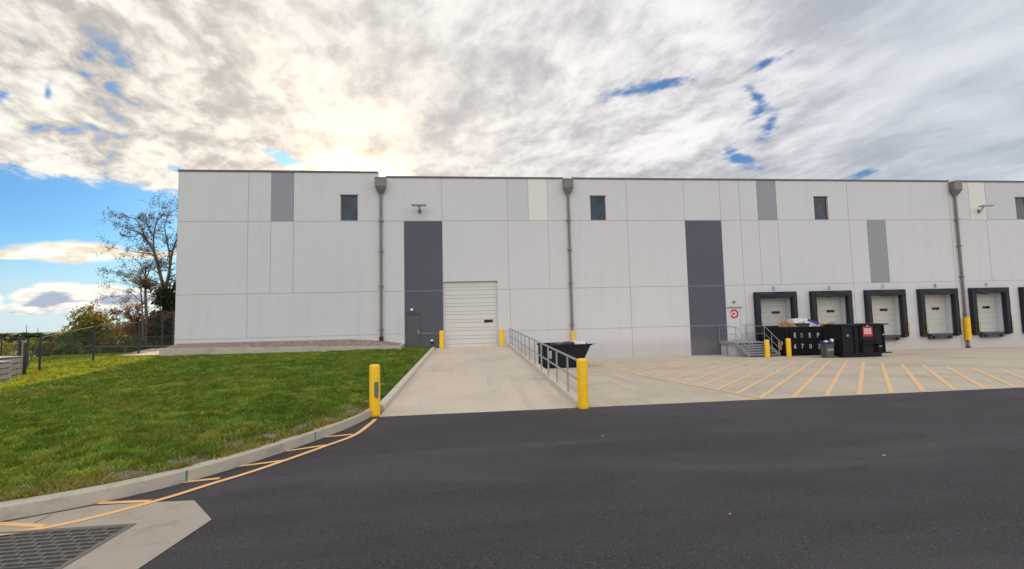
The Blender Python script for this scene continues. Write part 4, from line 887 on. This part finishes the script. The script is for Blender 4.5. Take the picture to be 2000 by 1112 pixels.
def fence(name, label, pts, r=.035, mid=False, mesh=True, cap=True):
    t = thing(name, (pts[0][0], pts[0][1], pts[0][2]), label, 'fence')
    for (x, y, z0, z1) in pts: b = MB(); b.tube([(x, y, z0-.15), (x, y, z1+.03)], r*1.25, m_fence, 8); part(b, 'post', t)
    for p, q in zip(pts[:-1], pts[1:]):
        b = MB(); b.tube([(p[0],p[1],p[3]), (q[0],q[1],q[3])], r*.7, m_fence, 6); part(b, 'top_rail', t)
        if mesh: mesh_panel(t, p, q, p[2], p[3], q[2], q[3])
    return t
fence('chain_link_fence', 'black chain link fence running left from the warehouse corner across the lawn',
      [(-19.16, 30.06, .35, 3.06), (-19.86, 30.1, .3, 3.08), (-21.70, 30.75, .28, 2.43), (-20.92, 26.36, .3, 2.30), (-19.58, 21.84, .28, 1.88)])
fence('chain_link_fence', 'lower black fence behind the corner fence with a long straight top rail',
      [(-18.9, 33.0, .1, 1.45), (-23.2, 33.0, .1, 1.42), (-27.5, 33.0, .1, 1.40), (-32.0, 33.0, -.8, 1.40), (-36.5, 33.0, -1.2, 1.40)], .03)
fence('chain_link_fence', 'black chain link fence beyond the gate at the left edge', [(-21.3, 23.0, .2, 1.86), (-24.5, 24.0, .1, 1.8), (-28., 25.2, -.2, 1.7)], .03)
t = thing('fence_gate', (-19.2, 20.9, .25), 'folded black gate leaf with dark slats beside the wooden crates', 'gate')
for (x, y, z1) in ((-18.95, 20.5, 1.72), (-20.3, 21.7, 1.80), (-21.0, 22.8, 1.83)): b = MB(); b.tube([(x, y, .1), (x, y, z1)], .06, m_fence, 8); part(b, 'post', t)
b = MB(); b.bar((-20.3, 21.7, 1.05), (-21.0, 22.8, 1.05), .03, 1.45, m_fence); part(b, 'slat_panel', t)
b = MB(); b.tube([(-18.95, 20.5, .45), (-19.5, 21.7, 1.7)], .02, m_fence, 6); part(b, 'brace', t)
t = thing('guard_rail', (-24, 34.5, -.2), 'low dark timber guard rail beyond the lawn', 'guard rail')
for x in (-22.0, -24.3, -25.2, -26.9): b = MB(); b.box(x-.05, x+.05, 34.4, 34.5, -.7, .70, m_bark); part(b, 'post', t)
b = MB(); b.bar((-21.0, 34.36, .62), (-27.2, 34.36, .74), .05, .10, m_bark); part(b, 'rail', t)

# stack of weathered timber crates at the left edge
def crate(x, y, z, w, d, h, n, label, rot):
    t = thing('wooden_crate', (x, y, z), label, 'crate', 'weathered wooden crates by the gate'); t.rotation_euler.z = rot; L_ = Vector((0, 0, 0)); hh = h/n
    for i in range(n):
        b = MB(); z_ = i*hh+.02
        b.box(-w/2, w/2, -d/2, -d/2+.03, z_, z_+hh*.72, m_wood); b.box(-w/2, w/2, d/2-.03, d/2, z_, z_+hh*.72, m_wood); b.box(-w/2, -w/2+.03, -d/2+.03, d/2-.03, z_, z_+hh*.72, m_wood); b.box(w/2-.03, w/2, -d/2+.03, d/2-.03, z_, z_+hh*.72, m_wood); b.build('slat', parent=t)
    for sx in (-1, 1):
        for sy in (-1, 1): b = MB(); b.box(sx*(w/2-.07)-.04, sx*(w/2-.07)+.04, sy*(d/2-.075)-.04, sy*(d/2-.075)+.04, 0, h, m_wood); b.build('corner_post', parent=t)
    b = MB(); b.box(-w/2-.02, w/2+.02, -d/2-.02, d/2+.02, h, h+.03, m_wood); b.build('lid', parent=t)
crate(-18.35, 18.2, .24, 1.5, 1.0, .86, 4, 'larger weathered timber crate at the left edge of the lawn', R(-18))
crate(-19.1, 19.5, .26, 1.2, .9, .92, 4, 'smaller weathered timber crate behind the larger one', R(-14))

# ------------------------------------------------------------------ trees and bushes
def tube_fast(V, F, p, q, r0, r1, n):
    d = (q-p).normalized(); a = d.orthogonal().normalized(); b_ = d.cross(a); i0 = len(V)
    for c_, r_ in ((p, r0), (q, r1)):
        for j in range(n): t_ = 2*math.pi*j/n; V.append(tuple(c_ + (a*math.cos(t_)+b_*math.sin(t_))*r_))
    for j in range(n): j2 = (j+1) % n; F.append((i0+j, i0+j2, i0+n+j2, i0+n+j))
def leaf(V, F, c_, s_, rr):
    a = Vector((rr.gauss(0, 1), rr.gauss(0, 1), rr.gauss(0, 1))).normalized(); b_ = a.orthogonal().normalized(); e = a.cross(b_); i0 = len(V)
    for k1, k2 in ((-1, 0), (0, -.55), (1, 0), (0, .55)): V.append(tuple(c_ + b_*k1*s_ + e*k2*s_))
    F.append((i0, i0+1, i0+2, i0+3))
def bare_tree(name, label, base, h, seed, m_leaf, leaf_n=3, leaf_s=.10, r0=.28, lean=(0, 0), splits=(.45,), spread=.55, depth=6, first=.35, group='bare autumn trees behind the fence'):
    rr = random.Random(seed); V, F, LV, LF = [], [], [], []; B = Vector((0, 0, 0))
    def grow(p, d, L, r, lev):
        n = 3 if lev < 3 else 2; q = p
        for k in range(n):
            d2 = (d + Vector((rr.gauss(0, .09), rr.gauss(0, .09), rr.gauss(0, .06)))).normalized(); q2 = q + d2*L/n; r2 = r*(.90)
            tube_fast(V, F, q, q2, r, r2, 7 if lev < 2 else 4 if lev < 4 else 3); q, r, d = q2, r2, d2
            if 1 <= lev < depth and rr.random() < .75:
                s_ = (d + Vector((rr.gauss(0, 1), rr.gauss(0, 1), rr.gauss(.1, .5))).normalized()*spread*1.5).normalized(); grow(q, s_, L*rr.uniform(.42, .66), r*.5, lev+1 if lev+1 < depth else depth)
        if lev >= depth-1:
            for _ in range(leaf_n): leaf(LV, LF, q + Vector((rr.gauss(0, .22), rr.gauss(0, .22), rr.gauss(0, .2))), leaf_s*rr.uniform(.6, 1.4), rr)
        if lev < depth:
            for s_i in range(2 if rr.random() < .85 else 3):
                s_ = (d + Vector((rr.gauss(0, 1), rr.gauss(0, 1), rr.gauss(.15, .35))).normalized()*spread).normalized(); grow(q, s_, L*rr.uniform(.66, .88), r*rr.uniform(.62, .78), lev+1)
    grow(B, Vector((lean[0], lean[1], 1)).normalized(), h*first, r0, 0)
    t = thing(name, base, label, 'tree', group)
    zmax = max(v_[2] for v_ in V); k = h/zmax
    for nm, vv, ff, m in (('trunk', V, F, m_bark), ('crown', LV, LF, m_leaf)):
        me = bpy.data.meshes.new(nm); me.from_pydata([(a*k, b__*k, c_*k) for a, b__, c_ in vv], [], ff); me.materials.append(m); o = bpy.data.objects.new(nm, me); C.objects.link(o); o.parent = t
    return t
def bushy(name, label, cat, base, h, w, seed, m_leaf, n=5200, s=.14, trunk=True, lobes=9, group=None, low=.0):
    rr = random.Random(seed); LV, LF, V, F = [], [], [], []; L_ = []
    for i in range(lobes):
        a = rr.uniform(0, 6.28); z_ = h*rr.uniform(low+.18, .84); rad = w*.5*math.sqrt(max(.05, 1-((z_/h-.45)/.6)**2))*rr.uniform(.2, .75); L_.append((Vector((math.cos(a)*rad, math.sin(a)*rad, z_)), w*rr.uniform(.15, .27)))
    L_.append((Vector((0, 0, h*.78)), w*.2)); L_.append((Vector((0, 0, h*.45)), w*.30))
    for i in range(n):
        c_, r_ = rr.choice(L_); d = Vector((rr.gauss(0, 1), rr.gauss(0, 1), rr.gauss(0, 1))).normalized(); p = c_ + d*r_*(rr.random()**.4)*rr.choice((1, 1, 1, 1.25)); p.z = max(p.z, .05)
        leaf(LV, LF, p, s*rr.uniform(.6, 1.4), rr)
    zm = sorted(p_[2] for p_ in LV)[int(len(LV)*.995)]; LV[:] = [(a_, b__, c__*h/zm) for a_, b__, c__ in LV]
    if trunk:
        tube_fast(V, F, Vector((0, 0, -.5)), Vector((0, 0, h*.45)), w*.035+.04, w*.02+.02, 7)
        for c_, r_ in L_: tube_fast(V, F, Vector((0, 0, h*.3)), c_, w*.015+.015, .015, 4)
    else:
        for c_, r_ in L_: tube_fast(V, F, Vector((c_.x*.2, c_.y*.2, -.1)), c_, .03, .012, 4)
    t = thing(name, base, label, cat, group)
    for nm, vv, ff, m in ((('trunk' if trunk else 'stems'), V, F, m_bark), ('crown', LV, LF, m_leaf)):
        me = bpy.data.meshes.new(nm); me.from_pydata(vv, [], ff); me.materials.append(m); o = bpy.data.objects.new(nm, me); C.objects.link(o); o.parent = t
    return t
lf_dull = foliage('leaf_dull', [(.04, .055, .035), (.09, .10, .05), (.20, .08, .04)], .35, .5)
lf_rust = foliage('leaf_rust', [(.15, .07, .035), (.27, .13, .06)], .4, .6)
lf_green = foliage('leaf_green', [(.04, .07, .018), (.12, .17, .035)], .45, .5)
lf_dark = foliage('leaf_dark', [(.02, .035, .022), (.05, .068, .035)], .3, .5)
lf_gold = foliage('leaf_gold', [(.06, .11, .025), (.17, .22, .04), (.34, .25, .06)], .5, .3)
lf_olive = foliage('leaf_olive', [(.10, .12, .025), (.27, .25, .05)], .5, .5)
def pb(px_, py_, Y): q = at(px_, py_, Y); return (q.x, q.y, q.z)
def gz(x, y): return float(lawn_z(x, y)) if y < 108 else -11.9
def planted(px_, top_py, Y):
    q = at(px_, top_py, Y); z = gz(q.x, Y); return (q.x, Y, z), q.z - z
def limb_tree(name, label, Y, limbs, seed, m_leaf, twig=1.6, every=.5, leaf_n=2, leaf_s=.08, dens=1., top=None):
    rr = random.Random(seed); V, F, LV, LF = [], [], [], []; b0 = at(limbs[0][0][0], limbs[0][0][1], Y); base = Vector((b0.x, Y, gz(b0.x, Y)-.1))
    def grow(p, d, L, r, lev):
        q = p; n = 3
        for k in range(n):
            d = (d + Vector((rr.gauss(0, .22), rr.gauss(0, .22), rr.gauss(.04, .16)))).normalized(); q2 = q + d*L/n; r2 = r*.78
            tube_fast(V, F, q, q2, max(r, .006), max(r2, .005), 3); q, r = q2, r2
            if lev < 3:
                for _ in range(2 if lev < 2 else 1):
                    if rr.random() < .8: grow(q, (d*.8 + Vector((rr.gauss(0, 1), rr.gauss(0, 1), rr.gauss(.15, .6))).normalized()).normalized(), L*rr.uniform(.4, .65), r*.62, lev+1)
            if lev >= 2:
                for _ in range(leaf_n):
                    if rr.random() < .7: leaf(LV, LF, q + Vector((rr.gauss(0, .10), rr.gauss(0, .10), rr.gauss(0, .10))), leaf_s*rr.uniform(.5, 1.3), rr)
    for k, L in enumerate(limbs):
        r0, r1 = L[-1]; off = rr.uniform(-1.6, 1.6) if k else 0; P_ = []
        for i, (px_, py_) in enumerate(L[:-1]):
            w_ = off*(i/(len(L)-2))**1.2 if k else 0
            P_.append(at(px_, py_, Y+w_) - base)
        if k == 0: P_[0] = Vector((0, 0, 0))
        pts = catmull([tuple(p) for p in P_], 5); pts = [Vector(p) for p in pts]; n = len(pts); dist = 0
        for i in range(n-1):
            ra, rb = r0+(r1-r0)*i/(n-1), r0+(r1-r0)*(i+1)/(n-1); tube_fast(V, F, pts[i], pts[i+1], ra, rb, 7 if r0 > .1 else 5)
            dist += (pts[i+1]-pts[i]).length
            if (k or i > n*.72) and (i > n*.15):
                while dist > every/dens:
                    dist -= every/dens; d = (pts[i+1]-pts[i]).normalized(); sd = Vector((rr.gauss(0, 1), rr.gauss(0, 1), rr.gauss(.1, .8))).normalized()
                    grow(pts[i], (d*.5+sd).normalized(), twig*rr.uniform(.5, 1.15)*(1-.35*i/n), max(rb*.45, .012), 1)
        grow(pts[-1], (pts[-1]-pts[-2]).normalized(), twig, r1*.8, 1)
    t = thing(name, base, label, 'tree', 'bare autumn trees behind the fence')
    for nm, vv, ff, m in (('trunk', V, F, m_bark), ('crown', LV, LF, m_leaf)):
        me = bpy.data.meshes.new(nm); me.from_pydata(vv, [], ff); me.materials.append(m); o = bpy.data.objects.new(nm, me); C.objects.link(o); o.parent = t
    return t
limb_tree('tree', 'tall forked nearly bare tree beside the warehouse corner', 46, [
  [(324, 690), (323, 640), (322, 600), (321, 566), (.30, .21)],
  [(321, 568), (314, 540), (308, 517), (303, 500), (297, 484), (285, 468), (272, 455), (255, 449), (234, 441), (.17, .03)],
  [(305, 506), (300, 480), (301, 455), (306, 432), (311, 416), (.10, .02)], [(321, 568), (329, 540), (333, 515), (338, 488), (347, 462), (352, 436), (.15, .03)],
  [(333, 515), (330, 490), (325, 465), (322, 440), (330, 418), (.09, .02)], [(285, 468), (276, 446), (266, 430), (250, 424), (235, 424), (.07, .015)], [(301, 465), (290, 445), (284, 425), (286, 414), (.07, .015)],
  [(313, 537), (303, 530), (296, 528), (288, 535), (.06, .015)], [(325, 555), (338, 550), (350, 540), (365, 520), (.08, .02)], [(338, 488), (352, 470), (368, 450), (.07, .02)], [(303, 500), (285, 495), (262, 492), (242, 488), (.07, .015)],
  [(306, 432), (318, 422), (335, 414), (350, 412), (.05, .015)], [(272, 455), (262, 462), (245, 463), (232, 470), (.045, .012)]], 3, lf_dull, 1.5, .50, 2, .07)
limb_tree('tree', 'slender bare tree left of the tall forked tree', 43, [
  [(287, 690), (286, 640), (285, 600), (284, 570), (285, 545), (.13, .08)], [(285, 547), (279, 528), (272, 514), (262, 506), (.06, .015)], [(285, 547), (291, 530), (296, 515), (300, 505), (.06, .015)],
  [(284, 575), (270, 562), (250, 556), (232, 552), (.045, .012)], [(285, 590), (298, 575), (305, 560), (.04, .012)], [(284, 560), (268, 546), (245, 540), (222, 532), (.045, .012)]], 14, lf_dull, 1.2, .55, 2, .065)
limb_tree('tree', 'thin bare sapling with two long boughs reaching left', 42, [
  [(279, 690), (279, 640), (277, 600), (275, 565), (274, 535), (.09, .04)], [(277, 610), (262, 596), (240, 582), (216, 579), (.04, .01)], [(276, 590), (255, 572), (230, 566), (214, 562), (.04, .01)], [(275, 565), (262, 545), (244, 522), (.035, .01)]], 25, lf_rust, 1.0, .8, 1, .06)
limb_tree('tree', 'low spreading tree with rust red leaves behind the fence', 44, [
  [(268, 692), (267, 665), (265, 640), (.12, .08)], [(265, 642), (255, 625), (240, 615), (222, 612), (.06, .012)], [(265, 642), (272, 622), (284, 608), (298, 602), (.06, .012)], [(266, 648), (262, 620), (258, 600), (.06, .012)], [(266, 650), (284, 634), (304, 628), (.05, .012)], [(266, 650), (245, 640), (226, 634), (.05, .012)]], 31, lf_rust, 1.3, .4, 3, .085)
B_, H_ = planted(185, 606, 52); bushy('tree', 'round tree turning from green to gold behind the fence', 'tree', B_, H_, 7.4, 41, lf_gold, 12000, .15, lobes=12, low=.1)
for i, (px_, ty, Y, w_, m, lb) in enumerate([(250, 636, 62, 11, lf_dark, 'dark rounded tree right of the gold tree'), (302, 622, 55, 6.5, lf_green, 'green tree below the slender bare trees'), (352, 555, 45, 6.5, lf_dark, 'dark evergreen hugging the warehouse corner'),
                                            (326, 612, 47, 4.6, lf_green, 'green tree at the foot of the tall forked tree'), (210, 655, 56, 6.5, lf_dark, 'dark low tree under the gold tree'), (155, 668, 66, 6., lf_dark, 'dark spreading bush left of the gold tree')]):
    B_, H_ = planted(px_, ty, Y); bushy('tree', lb, 'tree', B_, H_, w_, 60+i, m, 9500, .16, lobes=14, low=.05, group='trees beyond the fence')
for i, (px_, ty, Y, w_, m, lb) in enumerate([(20, 662, 48, 7.5, lf_olive, 'yellow green bush at the left edge behind the fence'), (100, 663, 46, 4.2, lf_olive, 'olive bush left of the middle fence post'), (215, 672, 38, 3.4, lf_green, 'light green bush in front of the guard rail'), (130, 672, 42, 3.5, lf_green, 'green bush behind the fence between two posts'),
                                            (-40, 660, 46, 7.5, lf_olive, 'yellowish bush beyond the far left fence'), (265, 668, 40, 3.0, lf_green, 'green bush beside the timber guard rail')]):
    B_, H_ = planted(px_, ty, Y); bushy('bush', lb, 'bush', B_, H_, w_, 80+i, m, 4200, .12, trunk=False, group='bushes beyond the fence')
# far woods and hills
def far_wood(name, label, Y, px0, px1, tops, n, s, m, seed, zb):
    rr = random.Random(seed); V, F = [], []
    for i in range(n):
        px_ = rr.uniform(px0, px1); k = math.sin(px_*.21+seed)*.5+math.sin(px_*.083)*.5; ty = tops + k*3.0 + rr.random()**2*16
        q = at(px_, ty, Y + rr.uniform(-12, 12)); leaf(V, F, q, s*rr.uniform(.5, 1.5), rr)
    me = bpy.data.meshes.new(name); me.from_pydata(V, [], F); me.materials.append(m); o = bpy.data.objects.new(name, me); C.objects.link(o); tag(o, label, 'woodland', kind='stuff')
far_wood('woodland', 'hazy far woodland on the valley side at the left', 190, -500, 360, 656, 14000, 1.1, lf_dark, 2, -12)
far_wood('woodland', 'olive treetops below the far ridge', 120, -400, 200, 670, 6000, .55, lf_olive, 5, -12)
def ridge(Y, ztop, amp, seed, m, x0=-3000, x1=1500, depth=600, n=160):
    rr = np.random.default_rng(seed); X = np.linspace(x0, x1, n); k = sum(np.sin(X/l+rr.uniform(0, 6))*a for l, a in ((420, .6), (170, .3), (60, .16), (23, .09)))
    T = ztop + amp*k; b = MB(); vs = []
    for i in range(n): vs += [(X[i], Y-depth*.5, ztop-30), (X[i], Y-depth*.2, T[i]-9), (X[i], Y, T[i]), (X[i], Y+depth*.5, ztop-40)]
    b.poly(vs, [(i*4+j, (i+1)*4+j, (i+1)*4+j+1, i*4+j+1) for i in range(n-1) for j in range(3)], m); struct(b.build('hills', smooth=True))
ridge(900, -15.5, 1.8, 3, m_hill, -2500, 600); ridge(1600, -26.0, 3.0, 8, m_hill, -3500, 900)
b = MB()
t = thing('radio_mast', pb(52, 660, 700), 'thin distant radio mast on the far ridge, left of its twin', 'mast', 'distant radio masts'); q0, q1 = at(52, 660, 700), at(52, 634, 700); b = MB(); b.tube([q0, q1], [.6, .2], m_fence, 4); part(b, 'shaft', t)
t = thing('radio_mast', pb(74, 660, 700), 'thin distant radio mast on the far ridge, right of its twin', 'mast', 'distant radio masts'); q0, q1 = at(74, 660, 700), at(74, 640, 700); b = MB(); b.tube([q0, q1], [.6, .2], m_fence, 4); part(b, 'shaft', t)

# scraps on the ground
def leafobj(x, y, z, s_, rot, label, m):
    b = MB(); b.poly([(-s_,0,0), (-s_*.3,-s_*.35,.004), (s_,0,.006), (-s_*.2,s_*.4,.003)], [(0,1,2,3)], m); o = b.build('fallen_leaf'); o.location = (x, y, z); o.rotation_euler.z = rot; tag(o, label, 'leaf', 'fallen leaves on the asphalt')
q = at(1401, 1038, 5.3); leafobj(.0+q.x, 5.0, z_asph(5.0)+.006, .035, .6, 'small tan fallen leaf on the asphalt right of centre', m_card)
leafobj(6.7, 6.6, z_asph(6.6)+.006, .04, .1, 'pale dry stalk on the asphalt near the lower right corner', m_tarp)
leafobj(2.6, 8.6, z_asph(8.6)+.006, .03, 1.1, 'pale scrap on the asphalt below the ramp mouth', m_tarp)
